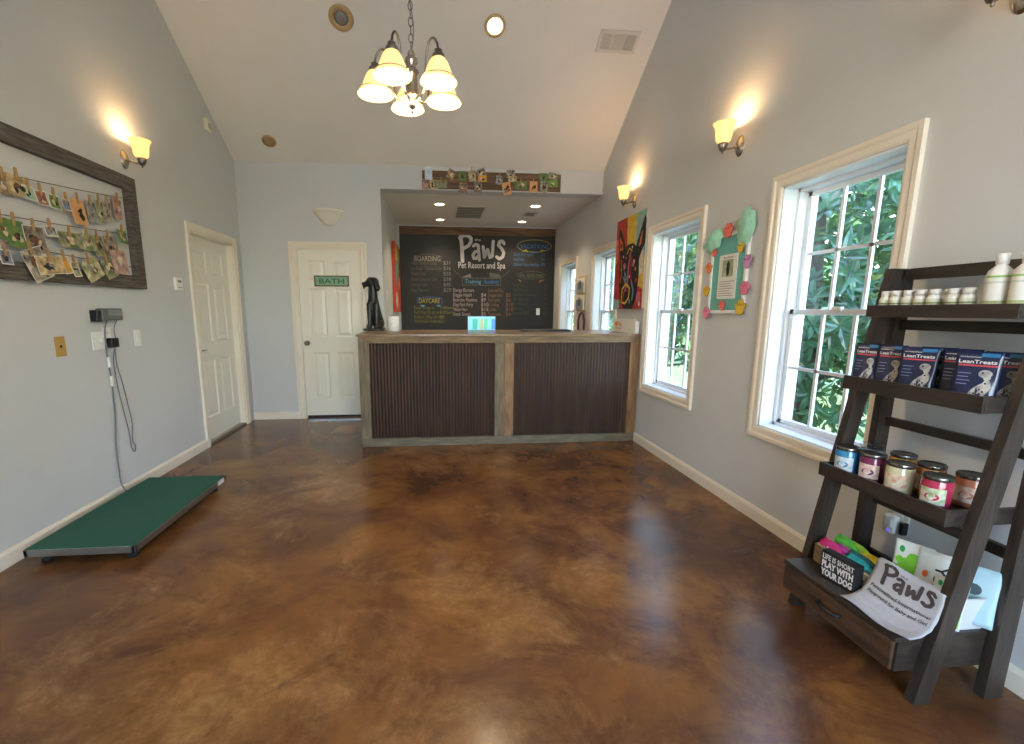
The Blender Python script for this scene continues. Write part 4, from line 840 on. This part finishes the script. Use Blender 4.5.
# ------------------------------------------------------------------ floor scale
rt = thing('pet_scale', 'low green topped walk on pet scale by the left wall', 'scale', (-1.88, 2.92, 0))
q = [(-.283, -.53), (.265, -.53), (.283, .545), (-.275, .545)]
px0, px1, py0, py1 = -.272, .272, -.52, .535
mb = MB(); mb.box(px0+.006, px1-.006, py0+.006, py1-.006, .086, .0915, mat('green_rubber', '#1d5a4a', .75, var=.06, scale=40, bump=.3, bscale=200), .001); mb.build('rubber_mat', rt)
mb = MB()
for a in ((px0, px1, py0, py0+.02), (px0, px1, py1-.02, py1), (px0, px0+.02, py0, py1), (px1-.02, px1, py0, py1)): mb.box(a[0], a[1], a[2], a[3], .048, .087, alu, .002)
mb.box(px0+.02, px1-.02, py0+.02, py1-.02, .06, .086, alu); mb.build('platform_frame', rt)
for x in (px0+.06, px1-.06):
    for y in (py0+.07, py1-.07): mb = MB(); mb.lathe([(.03, 0), (.03, .012), (.018, .016), (.018, .06)], black, c=(x, y, 0), n=16); mb.build('foot', rt)
mb = MB(); mb.box(px1+.0005, px1+.0015, py1-.12, py1-.03, .052, .082, paper); mb.build('sticker', rt)
# ------------------------------------------------------------------ ladder shelf
SY0, SY1 = 1.205, 1.77
rt = thing('ladder_shelf', 'dark espresso ladder shelf with a drawer against the right wall', 'shelf', (1.74, 1.4875, 0))
OX, OY = 1.74, 1.4875
def loc_box(mb, x0, x1, y0, y1, z0, z1, m, b=.002): mb.box(x0-OX, x1-OX, y0-OY, y1-OY, z0, z1, m, b)
for ya in (SY0, SY1-.032):
    mb = MB(); s_ = .165
    mb.prism([(1.59-OX, 0), (1.65-OX, 0), (1.65+s_*1.49-OX, 1.49), (1.59+s_*1.49-OX, 1.49)], 1, ya-OY, ya+.032-OY, esp_v); mb.build('front_leg', rt)
    mb = MB(); mb.prism([(1.858-OX, 0), (1.928-OX, 0), (1.935-OX, 1.49), (1.885-OX, 1.49)], 1, ya-OY, ya+.032-OY, esp_v); mb.build('rear_leg', rt)
    mb = MB(); loc_box(mb, 1.845, 1.93, ya+.005, ya+.027, 1.345, 1.486, esp_v); mb.build('top_cheek', rt)
yi0, yi1 = SY0+.033, SY1-.033
def tray(xf, xb, z0, z1):
    mb = MB(); loc_box(mb, xf+.0142, xb-.001, yi0+.0122, yi1-.0122, z0+.004, z0+.02, esp, .001); 
    loc_box(mb, xf, xf+.014, yi0, yi1, z0, z1, esp); loc_box(mb, xf+.0142, xb, yi0+.0005, yi0+.012, z0+.0005, z1-.0005, esp, .001); loc_box(mb, xf+.0142, xb, yi1-.012, yi1-.0005, z0+.0005, z1-.0005, esp, .001)
    return mb.build('shelf_tray', rt)
tray(1.625, 1.93, .628, .685); tray(1.682, 1.93, 1.003, 1.058); tray(1.742, 1.93, 1.297, 1.343)
for z0, z1 in ((1.445, 1.49), (1.245, 1.285), (.84, .875), (.49, .53)):
    mb = MB(); loc_box(mb, 1.905, 1.93, yi0, yi1, z0, z1, esp); mb.build('back_rail', rt)
mb = MB(); loc_box(mb, 1.535, 1.93, yi0, yi1, .105, .222, esp); loc_box(mb, 1.52, 1.935, yi0-.002, yi1+.002, .218, .236, esp, .003); loc_box(mb, 1.915, 1.932, yi0, yi1, .236, .275, esp)
mb.build('cabinet_box', rt)
mb = MB(); loc_box(mb, 1.52, 1.534, yi0+.006, yi1-.006, .11, .214, esp_p, .003); dr = mb.build('drawer_front', rt)
mb = MB(); mb.tube([(1.52-OX, -.05, .17), (1.498-OX, -.04, .168), (1.495-OX, 0, .167), (1.498-OX, .04, .168), (1.52-OX, .05, .17)], .006, black, n=8); mb.build('drawer_pull', dr)
# ---- bottles on the top tray
TZ = 1.297+.02
rg = random.Random(4)
lab_g = mat('label_green', '#a9b877', .5); cap_w = mat('cap_white', '#e3dfd6', .3); bot_w = mat('bottle_white', '#e9e5dc', .35)
def pill(label, x, y):
    rt = thing('pill_bottle', label, 'bottle', (x, y, TZ), rg.uniform(-.2, .2)+PI/2*0, 'small white bottles on the top shelf')
    mb = MB(); mb.lathe([(.001, 0), (.019, 0), (.021, .003), (.021, .048), (.018, .056), (.0145, .06)], bot_w, n=20); mb.build('bottle_body', rt)
    mb = MB(); mb.lathe([(.0165, .06), (.0168, .079), (.0155, .081), (.001, .081)], cap_w, n=20); mb.build('cap', rt)
    mb = MB(); mb.lathe([(.0212, .022), (.0212, .046)], mat('label_paper', '#d3d3bf', .5), n=20, cap=False); mb.lathe([(.0214, .029), (.0214, .035)], mat('label_dark', '#7b8a52', .5), n=20, cap=False); mb.build('label_band', rt)
names = ['first', 'second', 'third', 'fourth', 'fifth', 'sixth', 'seventh']
for i, y in enumerate((1.70, 1.66, 1.613, 1.568, 1.521, 1.457, 1.412)): pill('small white lidded bottle, %s from the left in the front row on the top shelf' % names[i], 1.785, y)
for i, y in enumerate((1.525, 1.465, 1.40)): pill('small white bottle in the back row on the top shelf, %s' % ['leftmost', 'middle one', 'nearest the tall bottles'][i], 1.852, y)
def tall(label, x, y):
    rt = thing('tall_bottle', label, 'bottle', (x, y, TZ), 0, 'tall white bottles on the top shelf')
    mb = MB(); mb.lathe([(.001, 0), (.028, 0), (.031, .004), (.031, .115), (.028, .13), (.018, .142), (.013, .148), (.013, .156)], bot_w, n=28); mb.build('bottle_body', rt)
    mb = MB(); mb.lathe([(.0155, .15), (.0158, .18), (.0145, .183), (.001, .183)], cap_w, n=20); mb.build('cap', rt)
    mb = MB(); mb.lathe([(.0313, .108), (.0313, .114)], mat('label_lime', '#8fc06a', .5), n=28, cap=False); mb.build('green_band', rt); mb = MB(); mb.lathe([(.0313, .028), (.0313, .036)], lab_g, n=28, cap=False); mb.build('lower_band', rt); mb = MB(); mb.lathe([(.0313, .09), (.0313, .096)], mat('label_pale', '#c9cfc4', .5), n=28, cap=False); mb.build('label_band', rt)
tall('tall white bottle with a green band, left of the two', 1.79, 1.338); tall('tall white bottle with a green band, at the right picture edge', 1.79, 1.27)
# ---- treat pouches on the second tray
navy = mat('pouch_navy', '#141c40', .28, var=.15, scale=20, bump=.5, bscale=30, coat=.3); redb = mat('pouch_red', '#c8434a', .4); ltx = mat('pouch_white', '#d8d3cc', .4); cyb = mat('pouch_cyan', '#2a6f9a', .35)
dspot = mat('pouch_dalmatian', '#c4bdae', .5, col2='#7c7a7c', scale=60)
def pouch_surf(w, h, d):
    def S(u, v):    # u -1..1, v 0..1 -> point on the front
        th = d/2*((1-v)**.6)*(1-abs(u)**3*.75)*(.55+.45*math.sin(PI*min(1, v+.35))) + .0015
        return Vector((u*w/2*(1-.04*math.sin(PI*v)), -th, v*h))
    return S
def pouch(name, label, loc, rz, w, h, d, m, group, deco, lean=.06, cat='treat bag', cls=None):
    rt = thing(name, label, cat, loc, 0, group, rot=(-lean, 0, rz)); S = pouch_surf(w, h, d); mb = MB(); nu, nv = 12, 12; vs = []; fs = []
    for sd in (1, -1):
        for j in range(nv+1):
            for i in range(nu+1):
                p = S(-1+2*i/nu, j/nv); vs.append((p.x, p.y*sd+.001*math.sin(i*2+j), p.z))
    n = (nu+1)*(nv+1)
    for s2 in (0, 1):
        for j in range(nv):
            for i in range(nu): a = s2*n+j*(nu+1)+i; fs.append((a, a+1, a+nu+2, a+nu+1))
    for j in range(nv):
        for i in (0, nu): a = j*(nu+1)+i; fs.append((a, a+nu+1, a+nu+1+n, a+n))
    for i in range(nu): fs.append((i, i+1, i+1+n, i+n)); a = nv*(nu+1)+i; fs.append((a, a+1, a+1+n, a+n))
    mb.add(vs, fs, m, True); mb.build('pouch', rt)
    mp = lambda p: S(max(-1, min(1, p.x)), max(0, min(1, p.z)))+Vector((0, p.y-.0012, 0))
    mb = MB(); deco(mb); mb.build('printed_label', rt, map=mp); return rt
def grid(mb, u0, u1, v0, v1, m, y=0, n=8):
    vs = [(u0+(u1-u0)*i/n, y, v0+(v1-v0)*j/3) for j in range(4) for i in range(n+1)]
    mb.add(vs, [(j*(n+1)+i, j*(n+1)+i+1, (j+1)*(n+1)+i+1, (j+1)*(n+1)+i) for j in range(3) for i in range(n)], m)
def lean_deco(mb):
    grid(mb, -.85, .85, .715, .745, redb); text(mb, 'LeanTreats', -.85, .77, 1.65, .07, ltx, 0, .0002, bold=.02); text(mb, 'NUTRISENTIALS', -.8, .88, .9, .022, ltx, 0, .0002, bold=.02)
    grid(mb, .1, .85, .9, .97, cyb)
    mb.disc(.42, .58, .3, .075, dspot, 0, .0002, 14); mb.disc(.52, .52, .16, .07, dspot, -.0001, .0002, 12); mb.disc(.25, .22, .5, .15, dspot, 0, .0002, 16, .3); mb.disc(.55, .35, .2, .12, dspot, -.0001, .0002, 12)
    for a, b in ((.3, .28), (.1, .2), (.45, .24), (.5, .4), (.3, .6), (.0, .16)): mb.disc(a, b, .05, .02, black, -.0004, .0002, 8)
    mb.disc(.55, .06, .25, .045, redb, -.0002, .0002, 10)
    for k in range(4): grid(mb, -.8, -.3+.1*(k % 2), .36+.07*k, .375+.07*k, mat('pouch_fine', '#7a82a8', .5), n=3)
ZT = 1.003+.0205
spt = [(1.735, 1.70, .086, .3), (1.75, 1.612, .09, .35), (1.74, 1.50, .108, .42), (1.80, 1.487, .1, .4), (1.80, 1.412, .1, .45), (1.735, 1.312, .108, .45), (1.80, 1.285, .1, .5)]
lbs = ['navy treat bag at the far left end of the second shelf', 'navy treat bag second from the left on the second shelf', 'navy treat bag in front, third from the left, facing forward', 'navy treat bag tucked behind the third one, only an edge showing', 'navy treat bag at the back, between the two front facing ones', 'front navy treat bag near the right end of the second shelf', 'navy treat bag at the right end, half behind its neighbour']
for (x, y, w, _), lb in zip(spt, lbs): pouch('treat_bag', lb, (x, y, ZT), RWALL+_, w, .168, .036, navy, 'navy treat bags on the second shelf', lean_deco)
# ---- candle jars on the third tray
JZ = .628+.0205
glass_c = mat('jar_lid', '#77736d', .25, .9, var=.1)
def jar(label, x, y, wax, lab, lid=True, words=None, r=.042):
    rt = thing('candle_jar', label, 'jar', (x, y, JZ), RWALL+.45, 'jars on the third shelf'); h = .1
    wm = mat('wax_'+wax, wax, .22, var=.08, coat=.5); mb = MB(); mb.lathe([(.001, 0), (r*.9, 0), (r, .006), (r, h-.006), (r*.93, h), (r*.93, h+.002)], wm, n=32); mb.build('jar_body', rt)
    mb = MB(); lm = mat('jarlabel_'+lab, lab, .5, col2='#efe9dc', scale=45); a0 = -PI/2
    def wrap(p): a = a0+p.x/r; return Vector(((r+.0006-p.y)*math.cos(a), (r+.0006-p.y)*math.sin(a), p.z))
    grid(mb, -.036, .036, .02, .076, lm, 0, 14); mb.disc(0, .046, .024, .017, ltx, 0, .0003, 18); mb.disc(0, .046, .02, .013, mat('oval_'+wax, wax, .5), -.0004, .0003, 18); mb.box(-.012, .012, -.001, -.0007, .044, .049, ltx); mb.build('label', rt, map=wrap)
    if lid:
        mb = MB(); mb.lathe([(r*.97, h+.002), (r*.99, h+.004), (r*.99, h+.014), (r*.95, h+.017), (r*.9, h+.0165), (r*.86, h+.0155), (.001, h+.0155)], glass_c, n=32); mb.build('lid', rt)
    else:
        mb = MB(); mb.lathe([(r*.98, h), (r*.98, h+.02), (r*.93, h+.026), (.001, h+.026)], clear_m, n=32); mb.build('clear_lid', rt)
jar('blue jar at the left end of the third shelf', 1.70, 1.685, '#2d7fae', '#9fc0cf'); jar('purple jar in front with a pale label, second from the left', 1.72, 1.592, '#7a2a52', '#d8a9a0')
jar('clear topped dark jar standing behind the purple one', 1.80, 1.678, '#6a6a70', '#a08c90', False); jar('cream jar in front near the middle of the third shelf', 1.715, 1.478, '#cfc9a0', '#c88a5a')
jar('golden yellow jar behind the cream one', 1.835, 1.578, '#d9a13e', '#d9a13e'); jar('orange jar with a dark lid behind the gap between the cream and red ones', 1.815, 1.455, '#c9803c', '#d0924c'); jar('red jar with an oval label, front right on the third shelf', 1.71, 1.345, '#b32c4e', '#7f9a55'); jar('salmon coloured jar beside the right leg of the shelf', 1.84, 1.345, '#c07a5e', '#d8a080')
# ---- bottom: wooden block sign
CZ_ = .2365
rt = thing('block_sign', 'black block sign reading LIFE IS SHORT PLAY WITH YOUR DOG', 'sign', (1.585, 1.545, CZ_), RWALL+.12)
mb = MB(); mb.box(-.072, .072, 0, .038, 0, .112, mat('sign_black', '#19191b', .5, var=.2), .002); mb.build('block', rt)
mb = MB(); text(mb, 'LIFE IS SHORT', -.064, .079, .128, .022, ltx, -.0002, bold=.01); text(mb, 'PLAY WITH', -.064, .045, .128, .027, ltx, -.0002, bold=.035); text(mb, 'YOUR DOG', -.064, .01, .128, .027, ltx, -.0002, bold=.035); mb.build('lettering', rt)
# basket with bandanas
rt = thing('woven_basket', 'small woven tan basket behind the black block sign', 'basket', (1.70, 1.585, CZ_), RWALL)
wk = mat('wicker', '#8a7358', .8, col2='#b39c78', scale=60, stretch=(1, 1, 3), bump=.9, bscale=90)
mb = MB(); bw_, bd, bh = .265, .12, .085
for a in ((-bw_/2, bw_/2, -bd/2, -bd/2+.008), (-bw_/2, bw_/2, bd/2-.008, bd/2), (-bw_/2, -bw_/2+.008, -bd/2, bd/2), (bw_/2-.008, bw_/2, -bd/2, bd/2)): mb.box(a[0], a[1], a[2], a[3], 0, bh, wk, .002)
mb.box(-bw_/2, bw_/2, -bd/2, bd/2, 0, .006, wk)
for k in range(8):
    z = .008+k*.01; mb.tube([(-bw_/2, -bd/2-.001, z), (bw_/2, -bd/2-.001, z), (bw_/2+.001, bd/2, z), (-bw_/2, bd/2, z)], .0035, wk, n=5, closed=True)
mb.build('basket_weave', rt)
fold = [('pink folded cloth with a white print at the front left of the basket', '#d2337e', -.075, -.035, .10, .105), ('magenta patterned cloth behind the pink one', '#b0408e', -.03, -.015, .11, .10), ('bright green cloth standing at the back left of the basket', '#5fc046', -.06, .02, .11, .125), ('lime striped cloth at the back of the basket', '#9bc83c', -.01, .03, .10, .118), ('turquoise folded cloth at the front right of the basket', '#2bb0bd', .06, -.035, .12, .10), ('teal and black striped cloth in the middle of the basket', '#2a6f78', .045, -.01, .12, .105), ('yellow edged cloth at the back right of the basket', '#e0c22e', .06, .025, .11, .108)]
for i, (lb, c, x, y, w, h) in enumerate(fold):
    m = mat('cloth'+c, c, .8, col2=None, var=.15, scale=40, bump=.3, bscale=60)
    t = thing('folded_bandana', lb, 'cloth', (1.70+y, 1.585-x, CZ_+.008), 0, 'folded cloths in the basket', rot=(0, .0, RWALL+rg.uniform(-.1, .1)))
    mb = MB(); n = 10; vs = []; fs = []
    for layer in range(3):
        o = len(vs); yy = -.009+layer*.008
        for k in range(n+1):
            u = -1+2*k/n; dz = -.012*abs(u)**1.5-.006*layer*(u if layer else 0)
            for (a, b) in ((-.0028, 0), (-.0034, h*.9), (0, h), (.0034, h*.9), (.0028, 0)): vs.append((u*w/2, yy+a+.003*math.sin(u*3), b+(dz if b else 0)))
        for k in range(n):
            for q_ in range(5): a = o+k*5+q_; b = o+k*5+(q_+1) % 5; fs.append((a, b, b+5, a+5))
        fs.append([o+q_ for q_ in range(5)]); fs.append([o+n*5+q_ for q_ in range(5)])
    mb.add(vs, fs, m, True); mb.build('fabric', t)
    mb = MB(); pm_ = [mat('stripe_white', '#e8dfe4', .7), mat('stripe_black', '#1c1d22', .7)][i in (4, 5, 6)]
    if i in (0,): mb.disc(-.02, h*.72, .02, .01, pm_, -.0135, .0006, 12, -.2); mb.disc(.012, h*.68, .014, .009, pm_, -.0133, .0006, 12)
    else:
        for k in range(3): mb.box(-w*.42, w*.42, -.0135, -.0128, h*(.55+.1*k), h*(.57+.1*k), pm_)
    mb.build('print', t)
# white bin with a printed cloth over its front and bags inside
rt = thing('white_bin', 'white plastic bin at the right of the lowest shelf', 'bin', (1.765, 1.335, CZ_), RWALL)
wb = mat('bin_white', '#c9ccd0', .35, var=.03); mb = MB(); 
def tapered(mb, w0, d0, w1, d1, h, m, t=.004):
    def ring(w, d, z): return [(-w/2, -d/2, z), (w/2, -d/2, z), (w/2, d/2, z), (-w/2, d/2, z)]
    vs = ring(w0, d0, 0)+ring(w1, d1, h)+ring(w1-2*t, d1-2*t, h)+ring(w0-2*t, d0-2*t, t)
    fs = [(0, 1, 2, 3), (12, 13, 14, 15)]
    for a in (0, 4, 8):
        for k in range(4): fs.append((a+k, a+(k+1) % 4, a+4+(k+1) % 4, a+4+k))
    mb.add(vs, fs, m)
tapered(mb, .165, .19, .185, .225, .12, wb); mb.build('bin_body', rt)
mb = MB(); mb.tube([(-.0925, -.1125, .12), (.0925, -.1125, .12), (.0925, .1125, .12), (-.0925, .1125, .12)], .004, wb, n=6, closed=True); mb.build('rim', rt)
lime = mat('bag_lime', '#7cc63a', .4, var=.15, scale=25); bagw = mat('bag_white', '#dfe6e2', .3, var=.04, coat=.3)
def green_deco(mb):
    grid(mb, -.97, .97, .05, .56, lime)
    for (a, b, r) in ((-.3, .6, .4), (.3, .64, .45), (.05, .72, .35), (.6, .84, .2), (-.65, .66, .22), (.55, .62, .4)): mb.disc(a, b, r, r*.3, lime, -.0001*abs(a), .0003, 12)
    mb.disc(-.6, .85, .15, .06, mat('bag_green_dark', '#2fa35a', .4), 0, .0003, 10)
def text_deco(mb):
    for (a, b, r) in ((-.5, .15, .4), (.3, .1, .4), (.8, .3, .2)): mb.disc(a, b, r, r*.3, lime, 0, .0003, 12)
    mb.disc(-.55, .6, .14, .06, mat('bag_orange', '#e8703a', .4), 0, .0003, 10)
    V0 = len(mb.v); text(mb, 'YUMS', -.7, 0, 1.4, .3, black, -.0003, .0003, bold=.03)
    for i in range(V0, len(mb.v)): p = mb.v[i]; mb.v[i] = Vector((.1+(p.z-.15)*1.6, p.y, .5-p.x*.42))
BZ_ = CZ_+.02
pouch('treat_bag', 'upright white and lime green bag in the bin, left of the group', (1.735, 1.405, BZ_), RWALL+.45, .11, .215, .03, bagw, 'green bags in the white bin', green_deco, .1)
pouch('treat_bag', 'white bag with black lettering, middle of the bin', (1.745, 1.325, BZ_), RWALL+.45, .125, .215, .03, bagw, 'green bags in the white bin', text_deco, .2)
pouch('treat_bag', 'lime green bag partly behind the shelf leg, in the bin', (1.72, 1.265, BZ_), RWALL+.3, .09, .16, .03, bagw, 'green bags in the white bin', green_deco, .15)
pouch('treat_bag', 'pale bag with a clear film top, right rear of the bin', (1.825, 1.27, BZ_), RWALL+.5, .12, .2, .03, mat('bag_pale_blue', '#a9c9d2', .2, var=.1, coat=.4), 'green bags in the white bin', lambda mb: (mb.disc(0, .6, .35, .1, mat('print_ink', '#3b4a52', .5), 0, .0003, 10), mb.disc(-.3, .5, .2, .12, lime, 0, .0003, 10)), .1)
rt = thing('printed_cloth', 'white cloth printed Paws draped over the front of the bin', 'cloth', (1.655, 1.335, CZ_), RWALL)
clm = mat('cloth_white', '#b9bac0', .8, var=.03, scale=30, bump=.3, bscale=120)
def cs(u, v):    # u 0..1 left-right, v 0..1 bottom-top
    w = .235
    x = (u-.5)*w*(1.0+.12*(1-v)); L = [(0, (-.125, .004)), (.2, (-.085, .008)), (.38, (-.045, .03)), (.55, (-.024, .075)), (.78, (-.008, .125)), (.93, (-.004, .158)), (1, (.012, .163))]
    for i in range(len(L)-1):
        if v <= L[i+1][0]+1e-9: t = (v-L[i][0])/(L[i+1][0]-L[i][0]); y = L[i][1][0]+(L[i+1][1][0]-L[i][1][0])*t; z = L[i][1][1]+(L[i+1][1][1]-L[i][1][1])*t; break
    return Vector((x-.03*(1-v)*0, y+.004*math.sin(u*7+v*3)*(1-v*.5), z+.002*math.sin(u*9)+.012*(1-v)*max(0, u-.75)*4*(1 if v < .5 else 0)))
mb = MB(); nu, nv = 20, 24; vs = []; fs = []
for off in (0, .0015):
    for j in range(nv+1):
        for i in range(nu+1): p = cs(i/nu, j/nv); vs.append((p.x, p.y+off, p.z-off*.3))
n = (nu+1)*(nv+1)
for s2 in (0, n):
    for j in range(nv):
        for i in range(nu): a = s2+j*(nu+1)+i; fs.append((a, a+1, a+nu+2, a+nu+1))
for j in range(nv):
    for i in (0, nu): a = j*(nu+1)+i; fs.append((a, a+nu+1, a+nu+1+n, a+n))
mb.add(vs, fs, clm, True); mb.build('fabric', rt)
mp = lambda p: cs(max(0, min(1, p.x)), max(0, min(1, p.z)))+Vector((0, p.y-.0012, .0006))
mb = MB(); ink = mat('cloth_ink', '#4a403f', .7); 
paws(mb, .14, .58, .76, .36, ink, 0, .0003, .075, small=True)
text(mb, 'Personalized International', .08, .485, .84, .045, ink, 0, .0003, shear=.1, bold=.01); text(mb, 'Playground for Baby and Girl', .08, .40, .84, .045, ink, 0, .0003, shear=.1, bold=.01)
mb.build('lettering', rt, map=mp)
# outlet with a plug-in device behind the shelf
rt = thing('wall_outlet', 'white wall outlet behind the shelf unit', 'outlet', (XR, 1.70, .42), RWALL)
mb = MB(); mb.box(-.037, .037, -.006, 0, -.06, .06, white, .002); mb.build('cover_plate', rt); mb = MB(); mb.box(-.016, .016, -.0085, -.006, .01, .04, white, .002); mb.build('socket', rt)
rt = thing('plug_in_diffuser', 'white rounded plug in device with a purple light in the outlet', 'air freshener', (XR-.009, 1.713, .395), RWALL)
mb = MB(); mb.box(-.026, .026, -.04, 0, -.04, .045, white, .012); mb.build('housing', rt); mb = MB(); mb.disc(.006, -.025, .007, .007, mat('violet_led', '#4a3fae', .3, emit='#5a4fd0', es=.6), -.04, .001); mb.build('indicator_light', rt)
mb = MB(); mb.box(-.008, .008, -.035, -.007, -.035, .02, black, .003); props(mb.build('black_plug', loc=(XR, 1.665, .40)), 'black plug beside the white plug in device', 'plug').rotation_euler = (0, 0, RWALL)
# ------------------------------------------------------------------ outdoors
mb = MB(); mb.box(XR+T, 40, -25, 45, -.6, -.45, grass_m); props(mb.build('lawn'), 'green lawn outside the windows', 'lawn', kind='structure')
mb = MB(); mb.box(-30, XR+T, -30, YF-T-.02, -.3, -.12, mat('pale_concrete', '#c9c3b6', .9, var=.1, scale=2)); props(mb.build('bounce_slab'), 'unseen pale slab added out front to bounce sunlight upward', 'bounce_slab', kind='structure')  # out of view, added to bounce sunlight up onto the ceiling
def tree(name, label, base, H_, crown, n, lm, seed, lsz=(.15, .06), group=None, leafp=7):
    rg = random.Random(seed); rt = thing(name, label, 'tree', base, 0, group); mb = MB()
    mb.tube([(0, 0, 0), (.05, .03, H_*.4), (-.05, 0, H_*.75), (0, 0, H_)], [.13, .1, .07, .03], bark, n=10)
    for k in range(16):
        a = rg.uniform(0, 2*PI); z = H_*(.15+.8*k/16); L_ = crown[0]*rg.uniform(.6, 1); e = Vector((math.cos(a)*L_, math.sin(a)*crown[1]/crown[0]*L_, z+L_*rg.uniform(.1, .5)))
        m_ = Vector((e.x*.5, e.y*.5, z+(e.z-z)*.3)); mb.tube([(0, 0, z), m_, e], [.045, .028, .008], bark, n=6)
    mb.build('trunk', rt)
    vs = []; fs = []
    for c in range(n):
        while True:
            p = Vector((rg.uniform(-1, 1), rg.uniform(-1, 1), rg.uniform(-1, 1)))
            if .3 < p.length < 1: break
        cpos = Vector((p.x*crown[0], p.y*crown[1], crown[3]+p.z*crown[2])); ax = (Vector((p.x, p.y, p.z*.6+.5))+Vector([rg.uniform(-.6, .6) for _ in range(3)])).normalized()
        t1 = ax.orthogonal().normalized(); t2 = ax.cross(t1)
        for k in range(leafp):
            an = 2*PI*k/leafp+rg.uniform(-.3, .3); d = (t1*math.cos(an)+t2*math.sin(an)+ax*rg.uniform(.1, .8)).normalized(); L_ = lsz[0]*rg.uniform(.7, 1.2); wd = lsz[1]*rg.uniform(.8, 1.2)/2
            sd = d.cross(ax).normalized() if d.cross(ax).length > 1e-3 else t1; nm = sd.cross(d)
            o = len(vs); b0 = cpos+d*.01
            vs += [b0, b0+d*L_*.35+sd*wd*.9+nm*wd*.25, b0+d*L_*.7+sd*wd*.75+nm*wd*.2-nm*.004, b0+d*L_-nm*L_*.12, b0+d*L_*.7-sd*wd*.75+nm*wd*.2-nm*.004, b0+d*L_*.35-sd*wd*.9+nm*wd*.25, b0+d*L_*.5]
            fs += [(o, o+1, o+6), (o+1, o+2, o+6), (o+2, o+3, o+6), (o+3, o+4, o+6), (o+4, o+5, o+6), (o+5, o, o+6)]
    me = bpy.data.meshes.new('foliage'); me.from_pydata([tuple(v) for v in vs], [], fs); me.materials.append(lm); me.update()
    o = bpy.data.objects.new('foliage', me); COL.objects.link(o); o.parent = rt; return rt
tree('magnolia_tree', 'broad glossy leaved magnolia right outside the nearest window', (4.3, 5.0, -.45), 4.2, (1.5, 1.9, 1.9, 2.3), 1250, leaf1, 1, (.19, .058))
tree('magnolia_tree', 'second magnolia standing outside the middle windows', (4.0, 9.1, -.45), 4.2, (1.3, 1.7, 1.9, 2.3), 820, leaf1, 2, (.17, .058))
tree('garden_shrub', 'light green shrub outside the farthest windows', (4.8, 13.6, -.45), 3.6, (1.6, 2.2, 1.8, 1.9), 520, leaf2, 3, (.14, .06))
tree('garden_tree', 'bright leafy tree beyond the nearest magnolia', (8.5, 9.6, -.45), 5.5, (2.4, 2.6, 2.6, 3.0), 800, leaf2, 4, (.25, .1))
tree('garden_tree', 'bright leafy tree farther back to the left of the garden', (8.5, 16, -.45), 6, (2.6, 3.4, 3.0, 3.2), 900, leaf2, 5, (.28, .12))
tree('garden_tree', 'leafy tree at the right of the garden behind the shelf window', (9, 3.2, -.45), 5, (2.4, 2.6, 2.4, 2.6), 900, leaf2, 6, (.26, .11))
# ------------------------------------------------------------------ light
w = bpy.data.worlds.new('World'); scene.world = w; w.use_nodes = True; N = w.node_tree.nodes; L = w.node_tree.links
sky = N.new('ShaderNodeTexSky'); sky.sky_type = 'NISHITA'; sky.sun_disc = False; sky.sun_elevation = math.radians(48); sky.sun_rotation = math.radians(250); sky.air_density = 1.2; sky.dust_density = 1.2; sky.ozone_density = 1.8
L.new(sky.outputs[0], N['Background'].inputs[0]); N['Background'].inputs[1].default_value = 1.32
sun = bpy.data.lights.new('sun', 'SUN'); sun.energy = 5.5; sun.angle = math.radians(1.2); sun.color = (1, .94, .84); so = bpy.data.objects.new('sun', sun); COL.objects.link(so)
so.rotation_euler = Vector((.75, -.35, -1.1)).to_track_quat('-Z', 'Y').to_euler()
def portal(x, y, z, sx, sy, rot):
    l = bpy.data.lights.new('sky_portal', 'AREA'); l.shape = 'RECTANGLE'; l.size = sx; l.size_y = sy; l.cycles.is_portal = True
    o = bpy.data.objects.new('sky_portal', l); COL.objects.link(o); o.location = (x, y, z); o.rotation_euler = rot
for a, b in WIN: portal(XR+T+.01, (a+b)/2, (WZ0+WZ1)/2, WZ1-WZ0, b-a, (0, PI/2, 0))
for a, b, c, d in ((-.8, .9, 0, 2.3), (-.8, .9, 2.36, 2.75), (1.0, 1.9, .5, 2.75)): portal((a+b)/2, YF-T-.01, (c+d)/2, b-a, d-c, (PI/2, 0, 0))
# ------------------------------------------------------------------ camera
cam = bpy.data.cameras.new('camera'); co_ = bpy.data.objects.new('camera', cam); COL.objects.link(co_); scene.camera = co_
cam.sensor_width = 36; cam.lens = _f/1024*36; cam.shift_x = (512-_cx)/1024; cam.shift_y = (_cy-372)/1024; cam.clip_start = .05
R3 = Matrix((BR, BU, -BF)).transposed(); co_.matrix_world = Matrix.Translation((0, 0, _h)) @ R3.to_4x4()
vs_ = scene.view_settings; vs_.view_transform = 'Standard'; vs_.look = 'None'; vs_.gamma = 1; vs_.use_curve_mapping = False; vs_.exposure = 1.38
